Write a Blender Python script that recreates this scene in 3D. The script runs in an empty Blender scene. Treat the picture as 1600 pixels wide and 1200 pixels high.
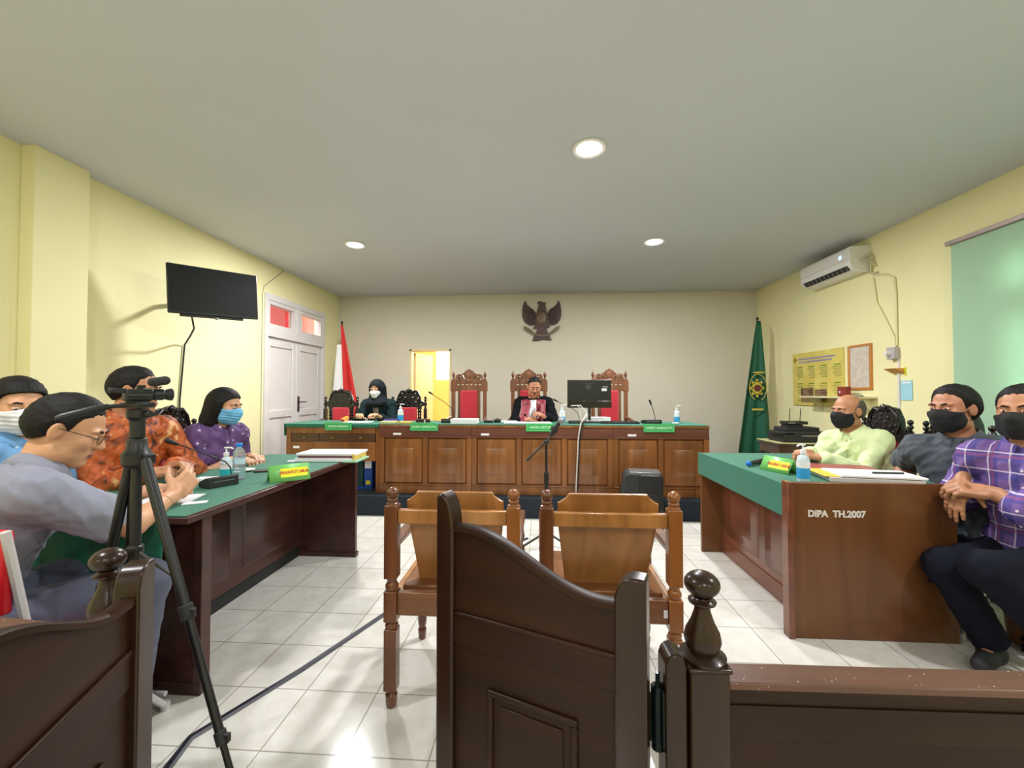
import bpy, bmesh, math, random
import numpy as np
from mathutils import Vector, Matrix, Euler
from mathutils.bvhtree import BVHTree
random.seed(7)
SC = bpy.context.scene
COL = SC.collection
# ------------------------------------------------------------ camera
cam_d = bpy.data.cameras.new('camera'); cam = bpy.data.objects.new('camera', cam_d); COL.objects.link(cam)
cam.location = (0, 0, 1.25)
cam.rotation_euler = (math.radians(91.23), 0, math.radians(3.69))
cam_d.sensor_width = 36; cam_d.lens = 650 / 1600 * 36; cam_d.clip_start = 0.02
SC.camera = cam
# ------------------------------------------------------------ view, world, exposure
SC.view_settings.view_transform = 'Standard'; SC.view_settings.look = 'None'
SC.view_settings.gamma = 1; SC.view_settings.use_curve_mapping = False
SC.view_settings.exposure = 0.30
W = bpy.data.worlds.new('sky'); SC.world = W; W.use_nodes = True
W.node_tree.nodes['Background'].inputs[0].default_value = (0.88, 0.95, 1.0, 1)
W.node_tree.nodes['Background'].inputs[1].default_value = 12.0
LAMP_POWER = 40.0
LAMPS = [(0.345, 2.83), (-2.06, 4.52), (1.27, 4.64)]            # seen in the photograph
LAMPS_BEHIND = [(-1.9, 0.7), (2.3, 0.9), (0.2, -1.7), (-2.2, -2.6), (2.3, -2.6)]   # the same row of lamps over the public seats

# ------------------------------------------------------------ colour, materials
def lin(c):
    return tuple(((v/255/12.92) if v/255 <= .04045 else ((v/255+.055)/1.055)**2.4) for v in c) + (1,)
MATS = {}
def newmat(name):
    m = bpy.data.materials.new(name); m.use_nodes = True
    return m, m.node_tree, m.node_tree.nodes['Principled BSDF']
def N(nt, t, **kw):
    n = nt.nodes.new(t)
    for k, v in kw.items():
        if k.startswith('i_'): n.inputs[int(k[2:])].default_value = v
        else: setattr(n, k, v)
    return n
def coords(nt, scale=(1, 1, 1), loc=(0, 0, 0), rot=(0, 0, 0)):
    tc = N(nt, 'ShaderNodeTexCoord'); mp = N(nt, 'ShaderNodeMapping')
    nt.links.new(tc.outputs['Object'], mp.inputs[0])
    mp.inputs['Scale'].default_value = scale; mp.inputs['Location'].default_value = loc; mp.inputs['Rotation'].default_value = rot
    return mp
def ramp(nt, src, stops):
    r = N(nt, 'ShaderNodeValToRGB'); e = r.color_ramp.elements
    while len(e) < len(stops): e.new(0.5)
    for i, (p, c) in enumerate(stops): e[i].position = p; e[i].color = c
    nt.links.new(src, r.inputs[0]); return r
def bump(nt, b, src, strength=.2, dist=.01):
    bp = N(nt, 'ShaderNodeBump'); bp.inputs['Strength'].default_value = strength; bp.inputs['Distance'].default_value = dist
    nt.links.new(src, bp.inputs['Height']); nt.links.new(bp.outputs[0], b.inputs['Normal'])
def plain(name, c, rough=.5, metal=0., var=.06, scale=8., bmp=0., bscale=200., coat=0., spec=.5, sheen=0., emit=None, es=1.):
    if name in MATS: return MATS[name]
    m, nt, b = newmat(name)
    cl = lin(c)
    n = N(nt, 'ShaderNodeTexNoise'); n.inputs['Scale'].default_value = scale; n.inputs['Detail'].default_value = 4
    nt.links.new(coords(nt).outputs[0], n.inputs[0])
    lo = tuple(v*(1-var) for v in cl[:3])+(1,); hi = tuple(min(1, v*(1+var)) for v in cl[:3])+(1,)
    r = ramp(nt, n.outputs[0], [(.3, lo), (.7, hi)]); nt.links.new(r.outputs[0], b.inputs['Base Color'])
    b.inputs['Roughness'].default_value = rough; b.inputs['Metallic'].default_value = metal
    b.inputs['Specular IOR Level'].default_value = spec
    b.inputs['Coat Weight'].default_value = coat; b.inputs['Coat Roughness'].default_value = .08
    if sheen: b.inputs['Sheen Weight'].default_value = sheen
    if bmp:
        n2 = N(nt, 'ShaderNodeTexNoise'); n2.inputs['Scale'].default_value = bscale; n2.inputs['Detail'].default_value = 3
        nt.links.new(coords(nt).outputs[0], n2.inputs[0]); bump(nt, b, n2.outputs[0], bmp, .004)
    if emit: b.inputs['Emission Color'].default_value = lin(emit); b.inputs['Emission Strength'].default_value = es
    MATS[name] = m; return m
def wood(name, c1, c2, rough=.3, axis=2, scale=1., coat=.3, spec=.5):
    m, nt, b = newmat(name)
    s = [14*scale]*3; s[axis] = 1.1*scale
    mp = coords(nt, tuple(s))
    n = N(nt, 'ShaderNodeTexNoise'); n.inputs['Scale'].default_value = 1.; n.inputs['Detail'].default_value = 7; n.inputs['Distortion'].default_value = 1.2
    nt.links.new(mp.outputs[0], n.inputs[0])
    r = ramp(nt, n.outputs[0], [(.28, lin(c1)), (.72, lin(c2))]); nt.links.new(r.outputs[0], b.inputs['Base Color'])
    b.inputs['Roughness'].default_value = rough; b.inputs['Coat Weight'].default_value = coat; b.inputs['Coat Roughness'].default_value = .12
    b.inputs['Specular IOR Level'].default_value = spec
    n2 = N(nt, 'ShaderNodeTexNoise'); n2.inputs['Scale'].default_value = 4; n2.inputs['Detail'].default_value = 2
    nt.links.new(mp.outputs[0], n2.inputs[0]); bump(nt, b, n2.outputs[0], .08, .003)
    MATS[name] = m; return m

# ------------------------------------------------------------ mesh building
class MB:
    def __init__(s): s.bm = bmesh.new()
    def _xf(s, vs, M):
        if M is not None:
            for v in vs: v.co = M @ v.co
    def box(s, c, d, M=None, rz=0, taper=None):
        r = bmesh.ops.create_cube(s.bm, size=1)['verts']
        for v in r:
            k = 1.
            if taper and v.co.z > 0: k = taper
            v.co = Vector((v.co.x*d[0]*k, v.co.y*d[1]*k, v.co.z*d[2]))
        R = Matrix.Translation(Vector(c)) @ Matrix.Rotation(rz, 4, 'Z')
        s._xf(r, R); s._xf(r, M); return s
    def bx(s, x0, x1, y0, y1, z0, z1, M=None):
        return s.box(((x0+x1)/2, (y0+y1)/2, (z0+z1)/2), (abs(x1-x0), abs(y1-y0), abs(z1-z0)), M)
    def frus(s, x0, x1, z0, z1, ya, inset, yb, M=None):
        """raised panel facing -Y: outer rect at y=ya, inner rect at yb"""
        o = [(x0, ya, z0), (x1, ya, z0), (x1, ya, z1), (x0, ya, z1)]
        i = [(x0+inset, yb, z0+inset), (x1-inset, yb, z0+inset), (x1-inset, yb, z1-inset), (x0+inset, yb, z1-inset)]
        vs = [s.bm.verts.new(p) for p in o+i]
        for k in range(4): s.bm.faces.new((vs[k], vs[(k+1) % 4], vs[4+(k+1) % 4], vs[4+k]))
        s.bm.faces.new(vs[4:8]); s._xf(vs, M); return s
    def lathe(s, prof, at=(0, 0, 0), n=20, M=None, sq=None):
        rings = []; new = []
        for (r, z) in prof:
            ring = []
            for k in range(n):
                a = 2*math.pi*k/n
                ring.append(s.bm.verts.new((at[0]+r*math.cos(a), at[1]+r*math.sin(a), at[2]+z)))
            rings.append(ring); new += ring
        for a, b in zip(rings, rings[1:]):
            for k in range(n): s.bm.faces.new((a[k], a[(k+1) % n], b[(k+1) % n], b[k]))
        s.bm.faces.new(list(reversed(rings[0]))); s.bm.faces.new(rings[-1])
        s._xf(new, M); return s
    def cyl(s, p0, p1, r0, r1=None, n=14):
        r1 = r0 if r1 is None else r1
        p0 = Vector(p0); p1 = Vector(p1); d = p1-p0
        M = Matrix.Translation(p0) @ d.to_track_quat('Z', 'Y').to_matrix().to_4x4()
        return s.lathe([(r0, 0), (r1, d.length)], n=n, M=M)
    def sph(s, c, r, u=16, v=10, M=None):
        if not hasattr(r, '__len__'): r = (r, r, r)
        vs = bmesh.ops.create_uvsphere(s.bm, u_segments=u, v_segments=v, radius=1)['verts']
        for w in vs: w.co = Vector((w.co.x*r[0]+c[0], w.co.y*r[1]+c[1], w.co.z*r[2]+c[2]))
        s._xf(vs, M); return s
    def prism(s, pts, d0, d1, plane='xz', M=None):
        def P(p, d):
            return {'xz': (p[0], d, p[1]), 'xy': (p[0], p[1], d), 'yz': (d, p[0], p[1])}[plane]
        a = [s.bm.verts.new(P(p, d0)) for p in pts]; b = [s.bm.verts.new(P(p, d1)) for p in pts]
        n = len(pts)
        for k in range(n): s.bm.faces.new((a[k], a[(k+1) % n], b[(k+1) % n], b[k]))
        s.bm.faces.new(a); s.bm.faces.new(b); s._xf(a+b, M); return s
    def tube(s, path, r, n=8, M=None):
        path = [Vector(p) for p in path]; rings = []; new = []
        up = Vector((0, 0, 1)); prev = None
        for i, p in enumerate(path):
            t = (path[min(i+1, len(path)-1)]-path[max(i-1, 0)]).normalized()
            if prev is None:
                a = t.orthogonal().normalized()
            else:
                a = (prev-t*prev.dot(t)); a = a.normalized() if a.length > 1e-6 else t.orthogonal().normalized()
            prev = a; b = t.cross(a); rr = r[i] if hasattr(r, '__len__') else r
            ring = [s.bm.verts.new(p+a*math.cos(2*math.pi*k/n)*rr+b*math.sin(2*math.pi*k/n)*rr) for k in range(n)]
            rings.append(ring); new += ring
        for a, b in zip(rings, rings[1:]):
            for k in range(n): s.bm.faces.new((a[k], a[(k+1) % n], b[(k+1) % n], b[k]))
        s.bm.faces.new(list(reversed(rings[0]))); s.bm.faces.new(rings[-1])
        s._xf(new, M); return s
    def sheet(s, grid, M=None):
        """grid: rows of points -> quads"""
        g = [[s.bm.verts.new(p) for p in row] for row in grid]
        for a, b in zip(g, g[1:]):
            for k in range(len(a)-1): s.bm.faces.new((a[k], a[k+1], b[k+1], b[k]))
        s._xf([v for r in g for v in r], M); return s
    def mesh(s, name):
        bmesh.ops.recalc_face_normals(s.bm, faces=s.bm.faces)
        me = bpy.data.meshes.new(name); s.bm.to_mesh(me); s.bm.free(); return me
def smooth(me, ang=35):
    me.polygons.foreach_set('use_smooth', [True]*len(me.polygons))
    me.set_sharp_from_angle(angle=math.radians(ang))
def part(name, mb, mat, parent=None, bevel=0, solid=0, label=None, ang=35, sub=0):
    me = mb.mesh(name) if isinstance(mb, MB) else mb
    smooth(me, ang)
    o = bpy.data.objects.new(name, me); COL.objects.link(o)
    if mat: me.materials.append(mat)
    if parent: o.parent = parent
    if solid:
        md = o.modifiers.new('solid', 'SOLIDIFY'); md.thickness = solid; md.offset = 0
    if bevel:
        md = o.modifiers.new('bevel', 'BEVEL'); md.width = bevel; md.segments = 2; md.limit_method = 'ANGLE'; md.angle_limit = math.radians(40)
    if sub:
        md = o.modifiers.new('sub', 'SUBSURF'); md.levels = sub; md.render_levels = sub
    if label: o['label'] = label
    return o
def thing(name, label, cat, loc=(0, 0, 0), rz=0, group=None):
    o = bpy.data.objects.new(name, None); COL.objects.link(o)
    o.location = loc; o.rotation_euler = (0, 0, rz); o.empty_display_size = .1
    o['label'] = label; o['category'] = cat
    if group: o['group'] = group
    return o
def tag(o, label, cat, group=None, kind=None):
    if label: o['label'] = label
    if cat: o['category'] = cat
    if group: o['group'] = group
    if kind: o['kind'] = kind
    return o
def struct(name, mb, mat, parent=None, label=None, **kw):
    o = part(name, mb, mat, parent, **kw)
    if parent is None: o['kind'] = 'structure'
    if label: o['label'] = label
    return o
def place(o, loc, rz=0):
    o.location = loc; o.rotation_euler = (0, 0, rz); return o
def dup(root, loc, rz, label, group=None):
    r = root.copy(); COL.objects.link(r); r.location = loc; r.rotation_euler = (0, 0, rz); r['label'] = label
    if group: r['group'] = group
    for ch in list(root.children):
        c = ch.copy(); COL.objects.link(c); c.parent = r
        for g in list(ch.children):
            d = g.copy(); COL.objects.link(d); d.parent = c
    return r
def curve2d(name, loops, depth, bevel=0.0, res=1):
    """closed 2D loops (xy); inner loops become holes; returned mesh lies in xz, facing -y"""
    cu = bpy.data.curves.new(name, 'CURVE'); cu.dimensions = '2D'; cu.fill_mode = 'BOTH'; cu.extrude = depth/2; cu.bevel_depth = bevel; cu.bevel_resolution = 1
    for lp in loops:
        sp = cu.splines.new('POLY'); sp.points.add(len(lp)-1)
        for i, p in enumerate(lp): sp.points[i].co = (p[0], p[1], 0, 1)
        sp.use_cyclic_u = True
    return _tomesh(name, cu)
def _tomesh(name, data):
    o = bpy.data.objects.new('tmp', data); COL.objects.link(o)
    bpy.context.view_layer.update()
    dg = bpy.context.evaluated_depsgraph_get()
    me = bpy.data.meshes.new_from_object(o.evaluated_get(dg)); me.name = name
    COL.objects.unlink(o); bpy.data.objects.remove(o)
    me.transform(Matrix.Rotation(math.radians(90), 4, 'X'))
    return me
def text(name, s, size, mat, parent=None, M=None, depth=.001, bold=0.0, align='CENTER', label=None, squeeze=1.):
    cu = bpy.data.curves.new(name, 'FONT'); cu.body = s; cu.size = size; cu.align_x = align; cu.align_y = 'CENTER'; cu.extrude = depth; cu.offset = bold
    me = _tomesh(name, cu)
    me.transform(Matrix.Diagonal((squeeze, 1, 1, 1)))
    if M is not None: me.transform(M)
    me.materials.clear(); me.materials.append(mat)
    o = bpy.data.objects.new(name, me); COL.objects.link(o)
    if parent: o.parent = parent
    if label: o['label'] = label
    return o
def smoothloop(pts, it=2):
    for _ in range(it):
        q = []
        for i in range(len(pts)):
            a = pts[i]; b = pts[(i+1) % len(pts)]
            q.append((a[0]*.75+b[0]*.25, a[1]*.75+b[1]*.25)); q.append((a[0]*.25+b[0]*.75, a[1]*.25+b[1]*.75))
        pts = q
    return pts
def ell2(cx, cy, rx, ry, n=14, rot=0):
    return [(cx+rx*math.cos(t)*math.cos(rot)-ry*math.sin(t)*math.sin(rot), cy+rx*math.cos(t)*math.sin(rot)+ry*math.sin(t)*math.cos(rot)) for t in [2*math.pi*k/n for k in range(n)]]

# ------------------------------------------------------------ palette
M_wall = plain('cream_yellow_paint', (240, 234, 182), .75, var=.025, scale=1.5, bmp=.05, bscale=60)
M_wallb = plain('beige_paint', (216, 208, 190), .75, var=.02, scale=1.5, bmp=.05, bscale=60)
M_ceil = plain('white_ceiling_paint', (202, 205, 210), .85, var=.02, scale=1.)
M_white = plain('white_gloss_paint', (226, 222, 218), .4, var=.02)
M_platform = plain('dark_blue_carpet', (30, 38, 46), .95, var=.25, scale=60, bmp=.5, bscale=400)
M_black = plain('black_plastic', (22, 23, 24), .4, var=.05)
M_blackm = plain('matt_black_plastic', (34, 35, 36), .65, var=.05)
M_chrome = plain('chrome', (200, 200, 205), .15, metal=1., var=.02)
M_steel = plain('grey_metal', (140, 140, 140), .35, metal=.8)
M_bench = wood('teak_bench_wood', (100, 60, 28), (148, 94, 48), .32, 2, .6)
M_benchr = wood('reddish_frieze_wood', (98, 56, 42), (124, 74, 58), .35, 0, .6)
M_jchair = wood('brown_chair_wood', (78, 42, 24), (128, 78, 48), .38, 2, 1.2)
M_ebony = plain('black_lacquered_wood', (14, 12, 13), .28, var=.3, scale=30, coat=.3)
M_red = plain('red_velvet', (176, 22, 40), .8, var=.12, scale=14, bmp=.15, bscale=300, sheen=.4)
M_gate = wood('dark_varnished_wood', (32, 15, 6), (52, 28, 13), .42, 0, .8, coat=0, spec=.25)
M_gatev = wood('dark_varnished_post_wood', (32, 15, 6), (52, 28, 14), .3, 2, .8, coat=.15, spec=.35)
M_wit = wood('honey_chair_wood', (142, 92, 44), (190, 132, 72), .34, 2, .7)
M_witd = wood('brown_turned_wood', (84, 46, 24), (122, 72, 38), .3, 2, .9)
M_ldesk = wood('mahogany_desk_wood', (54, 30, 28), (80, 46, 40), .32, 1, .6, coat=.15, spec=.4)
M_rdesk = wood('brown_desk_wood', (92, 56, 30), (120, 76, 42), .3, 2, .35, coat=.2, spec=.4)
M_rdeskb = wood('brown_desk_front_wood', (96, 52, 34), (128, 74, 50), .28, 1, .6, coat=.45)
M_cloth = plain('green_tablecloth', (10, 104, 80), .75, var=.08, scale=6, bmp=.12, bscale=500, sheen=.15)
M_paper = plain('white_paper', (238, 238, 240), .7, var=.01)
M_sign = plain('green_sign_acrylic', (44, 170, 90), .35, var=.03)
M_signpale = plain('pale_green_lettering', (190, 236, 190), .4, var=.02)
M_yel = plain('yellow_label', (226, 222, 40), .45, var=.03)
# ------------------------------------------------------------ the room
XL, XR, YB, YF, ZC = -3.47, 3.55, 7.0, -4.0, 2.92
def floor_mat():
    m, nt, b = newmat('glossy_cream_floor_tiles')
    mp = coords(nt, loc=(.075, .08, 0))
    br = N(nt, 'ShaderNodeTexBrick'); br.offset = 0; br.squash = 1
    br.inputs['Scale'].default_value = 1; br.inputs['Brick Width'].default_value = .3; br.inputs['Row Height'].default_value = .3
    br.inputs['Mortar Size'].default_value = .0028; br.inputs['Mortar Smooth'].default_value = .3; br.inputs['Bias'].default_value = 0
    br.inputs['Color1'].default_value = lin((226, 224, 216)); br.inputs['Color2'].default_value = lin((220, 217, 209)); br.inputs['Mortar'].default_value = lin((158, 154, 142))
    nt.links.new(mp.outputs[0], br.inputs[0])
    n = N(nt, 'ShaderNodeTexNoise'); n.inputs['Scale'].default_value = 7; n.inputs['Detail'].default_value = 6; n.inputs['Distortion'].default_value = 1.5
    nt.links.new(mp.outputs[0], n.inputs[0])
    r = ramp(nt, n.outputs[0], [(.35, (.90, .89, .86, 1)), (.65, (1, 1, 1, 1))])
    mx = N(nt, 'ShaderNodeMix', data_type='RGBA', blend_type='MULTIPLY'); mx.inputs[0].default_value = 1
    nt.links.new(br.outputs[0], mx.inputs[6]); nt.links.new(r.outputs[0], mx.inputs[7]); nt.links.new(mx.outputs[2], b.inputs['Base Color'])
    b.inputs['Roughness'].default_value = .13; b.inputs['Specular IOR Level'].default_value = .5
    inv = N(nt, 'ShaderNodeMath', operation='SUBTRACT'); inv.inputs[0].default_value = 1; nt.links.new(br.outputs[1], inv.inputs[1])
    bump(nt, b, inv.outputs[0], .5, .002)
    return m
struct('floor', MB().bx(XL-.2, XR+.2, YF-.2, YB+2.6, -.1, 0), floor_mat(), label='glossy cream ceramic tile floor')
# ceiling with round cut-outs for the downlights
struct('ceiling', MB().bx(XL-.2, XR+.2, YF-.2, YB+.2, ZC, ZC+.1), M_ceil, label='plain white ceiling')
# left wall, with the double-door opening (y 5.03..6.5, up to 2.53)
lw = MB(); t = .16
lw.bx(XL-t, XL, YF, 5.03, 0, ZC).bx(XL-t, XL, 6.5, YB, 0, ZC).bx(XL-t, XL, 5.03, 6.5, 2.53, ZC)
struct('wall_left', lw, M_wall, label='cream yellow left wall')
struct('trim_1', MB().bx(XL, XL+.1, 2.545, 2.89, 0, ZC), M_wall, bevel=.004, label='shallow cream yellow pilaster on the left wall')
# right wall with window opening y 1.0..3.4, z 1.0..2.38
rw = MB()
wy0, wy1, wz0, wz1 = 0.9, 3.42, .9, 2.34
rw.bx(XR, XR+t, YF, wy0, 0, ZC).bx(XR, XR+t, wy1, YB, 0, ZC).bx(XR, XR+t, wy0, wy1, 0, wz0).bx(XR, XR+t, wy0, wy1, wz1, ZC).bx(XR, XR+t, wy0, wy1, 1.86, 2.02)
struct('wall_right', rw, M_wall, label='cream yellow right wall')
# back wall with a doorway x -2.21..-1.49 up to z 2.0
bw = MB(); dx0, dx1, dzt = -2.21, -1.49, 2.0
bw.bx(XL-t, dx0, YB, YB+t, 0, ZC).bx(dx1, XR+t, YB, YB+t, 0, ZC).bx(dx0, dx1, YB, YB+t, dzt, ZC)
struct('wall_back', bw, M_wallb, label='beige back wall')
struct('wall_front', MB().bx(XL-t, XR+t, YF-t, YF, 0, ZC), M_wall, label='cream yellow wall behind the public seats')
# room behind the doorway
M_warm = plain('warm_yellow_paint', (240, 214, 150), .8, var=.02)
br_ = MB().bx(-3.2, -3.1, YB+t, 9.4, 0, 2.6).bx(-.6, -.5, YB+t, 9.4, 0, 2.6).bx(-3.2, -.5, 9.4, 9.5, 0, 1.55).bx(-3.2, -2.35, 9.4, 9.5, 1.55, 2.6).bx(-.85, -.5, 9.4, 9.5, 1.55, 2.6).bx(-2.35, -.85, 9.4, 9.5, 2.5, 2.6).bx(-3.2, -.5, YB+t, 9.5, 2.6, 2.7)
struct('wall_back', br_, M_warm, label='warm yellow walls of the lit room beyond the doorway').name = 'wall_beyond_doorway'
lp = bpy.data.lights.new('back_room_lamp', 'POINT'); lp.energy = 34; lp.shadow_soft_size = .15; lp.color = (1, .86, .62)
o = bpy.data.objects.new('back_room_lamp', lp); o.location = (-1.2, 8.1, 2.3); COL.objects.link(o); o['kind'] = 'structure'
fr = MB().bx(dx0-.0, dx0+.035, YB-.012, YB+t, .2, dzt).bx(dx1-.035, dx1, YB-.012, YB+t, .2, dzt).bx(dx0, dx1, YB-.012, YB+t, dzt-.035, dzt)
struct('trim_2', fr, plain('cream_door_frame', (232, 214, 160), .5), bevel=.003, label='cream frame of the doorway in the back wall')
# door leaf, opened into the far room: hinge at left jamb
d2 = thing('door_2', 'pinkish beige door leaf standing open in the back doorway', 'door', (dx0+.04, YB+t, .2), math.radians(76)); d2['kind'] = 'structure'; 
M_leaf = plain('pinkish_beige_door_paint', (236, 212, 176), .5, var=.02)
part('door_panel', MB().bx(0, .62, -.02, .02, 0, dzt-.25), M_leaf, d2, bevel=.003)
part('door_handle', MB().cyl((.56, -.02, .95), (.56, -.07, .95), .008).cyl((.56, -.065, .95), (.46, -.065, .95), .008), M_steel, d2)
# platform
struct('platform', MB().bx(XL, XR, 4.165, YB, 0, .2), M_platform, bevel=.004, label='low dark blue carpeted platform under the judges bench')
# ---- double door in left wall
d1 = thing('door_1', 'white panelled double door with transom lights in the left wall', 'door', (XL, 0, 0)); d1['kind'] = 'structure'
M_door = plain('white_door_paint', (222, 218, 216), .38, var=.02)
f = MB(); fx0, fx1 = -.10, .025
f.bx(fx0, fx1, 5.03, 5.09, 0, 2.53).bx(fx0, fx1, 6.44, 6.5, 0, 2.53).bx(fx0, fx1, 5.09, 6.44, 2.45, 2.53).bx(fx0, fx1, 5.09, 6.44, 1.98, 2.10).bx(fx0, fx1, 5.72, 5.81, 2.1, 2.45)
part('door_frame', f, M_door, d1, bevel=.004)
for ya, yb, hs in ((5.09, 5.77, 1), (5.772, 6.44, 0)):
    m = MB().bx(-.07, -.031, ya, yb, .01, 1.979)
    # stiles & rails raised
    m.bx(-.03, -.012, ya, ya+.1, .01, 1.98).bx(-.03, -.012, yb-.1, yb, .01, 1.98).bx(-.03, -.0125, ya+.1, yb-.1, 1.86, 1.98).bx(-.03, -.0125, ya+.1, yb-.1, .92, 1.02).bx(-.03, -.0125, ya+.1, yb-.1, .01, .2)
    lf = part('door_leaf', m, M_door, d1, bevel=.006)
    if not hs:
        part('door_handle', MB().bx(-.012, -.002, ya+.03, ya+.07, .98, 1.2).cyl((-.005, ya+.05, 1.12), (.045, ya+.05, 1.12), .008).cyl((.04, ya+.05, 1.12), (.04, ya+.17, 1.12), .008), plain('dark_bronze', (70, 48, 40), .35, metal=.7), lf, bevel=.002)
def glass_mat():
    m, nt, b = newmat('clear_glass'); b.inputs['Transmission Weight'].default_value = 1; b.inputs['Roughness'].default_value = .02; b.inputs['IOR'].default_value = 1.45
    n = N(nt, 'ShaderNodeTexNoise'); n.inputs['Scale'].default_value = 3; bump(nt, b, n.outputs[0], .02, .001); MATS['glass'] = m; return m
M_glass = glass_mat()
for ya, yb in ((5.09, 5.72), (5.81, 6.44)):
    f = MB().bx(-.08, .012, ya+.001, ya+.05, 2.101, 2.449).bx(-.08, .012, yb-.05, yb-.001, 2.101, 2.449).bx(-.08, .012, ya+.05, yb-.05, 2.40, 2.449).bx(-.08, .012, ya+.05, yb-.05, 2.101, 2.15)
    w = part('transom_sash', f, M_door, d1, bevel=.003)
    part('window_pane', MB().bx(-.045, -.039, ya+.05, yb-.05, 2.15, 2.40), M_glass, w)
# beyond the transom: a corridor with red cloths
cor = MB().bx(XL-2.0, XL-1.9, 3.6, 8, 0, 3).bx(XL-2, XL-t, 3.5, 3.6, 0, 3).bx(XL-2, XL-t, 8, 8.1, 0, 3).bx(XL-2, XL-t, 3.5, 8.1, 3, 3.1).bx(XL-2, XL-t, 3.5, 8.1, -.1, 0)
struct('wall_corridor', cor, plain('pale_pink_paint', (244, 200, 190), .8), label='pale pink corridor behind the double door')
M_redcl = plain('red_cloth_banner', (196, 40, 62), .8, var=.15, scale=5)
bn = thing('banner', 'red cloth banner with white marks seen through the far transom pane', 'banner', (XL-1.2, 0, 0))
g = []
for z in (1.7, 3.0): g.append([(.04*math.sin(y*22), y, z) for y in np.linspace(7.30, 7.85, 40)])
part('cloth', MB().sheet(g), M_redcl, bn, solid=.004)
for i, y in enumerate((7.45, 7.54, 7.67, 7.76)):
    part('white_mark', MB().bx(.06, .064, y, y+.045, 2.48, 2.66), M_paper, bn)
bn2 = thing('banner', 'dull red board seen through the near transom pane', 'banner', (XL-1.1, 0, 0))
part('board', MB().bx(0, .03, 6.55, 7.15, 1.9, 2.95), plain('dull_red_board', (150, 60, 66), .7, var=.1), bn2, bevel=.004)
part('trestle', MB().bx(0, .04, 6.6, 6.64, 0, 1.9).bx(0, .04, 7.05, 7.09, 0, 1.9), M_steel, bn2)
part('hanging_pole', MB().bx(-.03, .03, 7.28, 7.87, 2.97, 2.99), M_steel, bn)
lp = bpy.data.lights.new('corridor_lamp', 'POINT'); lp.energy = 55; lp.shadow_soft_size = .15
o = bpy.data.objects.new('corridor_lamp', lp); o.location = (XL-.7, 5.9, 2.7); COL.objects.link(o); o['kind'] = 'structure'
# ---- window right
w1 = thing('window_1', 'barred window behind the green roller blind', 'window', (XR, 0, 0)); w1['kind'] = 'structure'
f = MB(); 
for z0_, z1_ in ((wz0, 1.86), (2.02, wz1)):
    for y in (wy0, 1.75, 2.60, wy1-.05): f.bx(.03, .1, y, y+.05, z0_, z1_)
    for z in (z0_, z1_-.04): f.bx(.035, .095, wy0+.05, wy1-.05, z, z+.04)
part('window_frame', f, M_white, w1, bevel=.003)
f = MB()
for y in np.arange(wy0+.13, wy1, .135): f.bx(.012, .03, y, y+.022, wz0, wz1)
for z in (1.2, 1.5): f.bx(.03, .036, wy0, wy1, z, z+.014)
part('security_bars', f, M_white, w1)
part('window_pane', MB().bx(.06, .066, wy0, wy1, wz0, wz1), M_glass, w1)
struct('ground_outside', MB().bx(XR+t, XR+14, -12, 18, -.12, -.02), plain('concrete_yard', (150, 150, 140), .9), label='concrete yard outside the window')
# roller blind
def blind_mat():
    m, nt, b = newmat('green_roller_blind_fabric')
    n = N(nt, 'ShaderNodeTexNoise'); n.inputs['Scale'].default_value = 500; nt.links.new(coords(nt).outputs[0], n.inputs[0])
    b.inputs['Base Color'].default_value = lin((196, 226, 200)); b.inputs['Roughness'].default_value = .8
    bump(nt, b, n.outputs[0], .1, .001)
    tr = N(nt, 'ShaderNodeBsdfTranslucent'); tr.inputs[0].default_value = lin((200, 232, 206))
    mx = N(nt, 'ShaderNodeMixShader'); mx.inputs[0].default_value = .38
    nt.links.new(b.outputs[0], mx.inputs[1]); nt.links.new(tr.outputs[0], mx.inputs[2]); nt.links.new(mx.outputs[0], nt.nodes['Material Output'].inputs[0])
    return m
bl = thing('roller_blind', 'pale green roller blind pulled down over the window', 'window blind', (XR-.06, 0, 0))
part('fabric', MB().bx(-.001, .001, .72, 3.735, .72, 2.5), blind_mat(), bl)
part('head_rail', MB().bx(-.03, .055, .70, 3.76, 2.5, 2.535), plain('grey_aluminium', (168, 150, 146), .4, metal=.3), bl, bevel=.004)
part('bottom_bar', MB().bx(-.012, .012, .72, 3.735, .70, .725), M_white, bl, bevel=.003)
# ---- ceiling downlights
def emis(name, c, s):
    m, nt, b = newmat(name); b.inputs['Base Color'].default_value = (.8, .8, .8, 1); b.inputs['Emission Color'].default_value = c; b.inputs['Emission Strength'].default_value = s; return m
M_em = emis('lamp_diffuser', (1, .97, .90, 1), 30)
labels = ['large round downlight nearest the viewer in the middle of the ceiling', 'round downlight on the left side of the far ceiling', 'round downlight on the right side of the far ceiling']
for i, (x, y) in enumerate(LAMPS+LAMPS_BEHIND):
    t_ = thing('ceiling_downlight', labels[i] if i < 3 else 'round downlight over the public seats behind the railing', 'ceiling light', (x, y, ZC), 0, 'ceiling downlights')
    if i >= 3: t_['group'] = 'downlights behind the railing'
    ring = MB().lathe([(.082, -.001), (.115, -.001), (.118, -.006), (.112, -.014), (.09, -.012), (.082, -.006)], n=40)
    part('trim_ring', ring, M_white, t_)
    part('diffuser', MB().lathe([(.083, -.002), (.083, -.009), (.05, -.012), (.0, -.0125)][:3], n=32), M_em, t_)
    ld = bpy.data.lights.new('downlight', 'AREA'); ld.shape = 'DISK'; ld.size = .16; ld.energy = LAMP_POWER*(1.0 if i == 0 else 1.55 if i < 3 else .72); ld.color = (.97, .97, 1.0)
    lo = bpy.data.objects.new('lamp_beam', ld); lo.location = (0, 0, -.02); COL.objects.link(lo); lo.parent = t_

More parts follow.
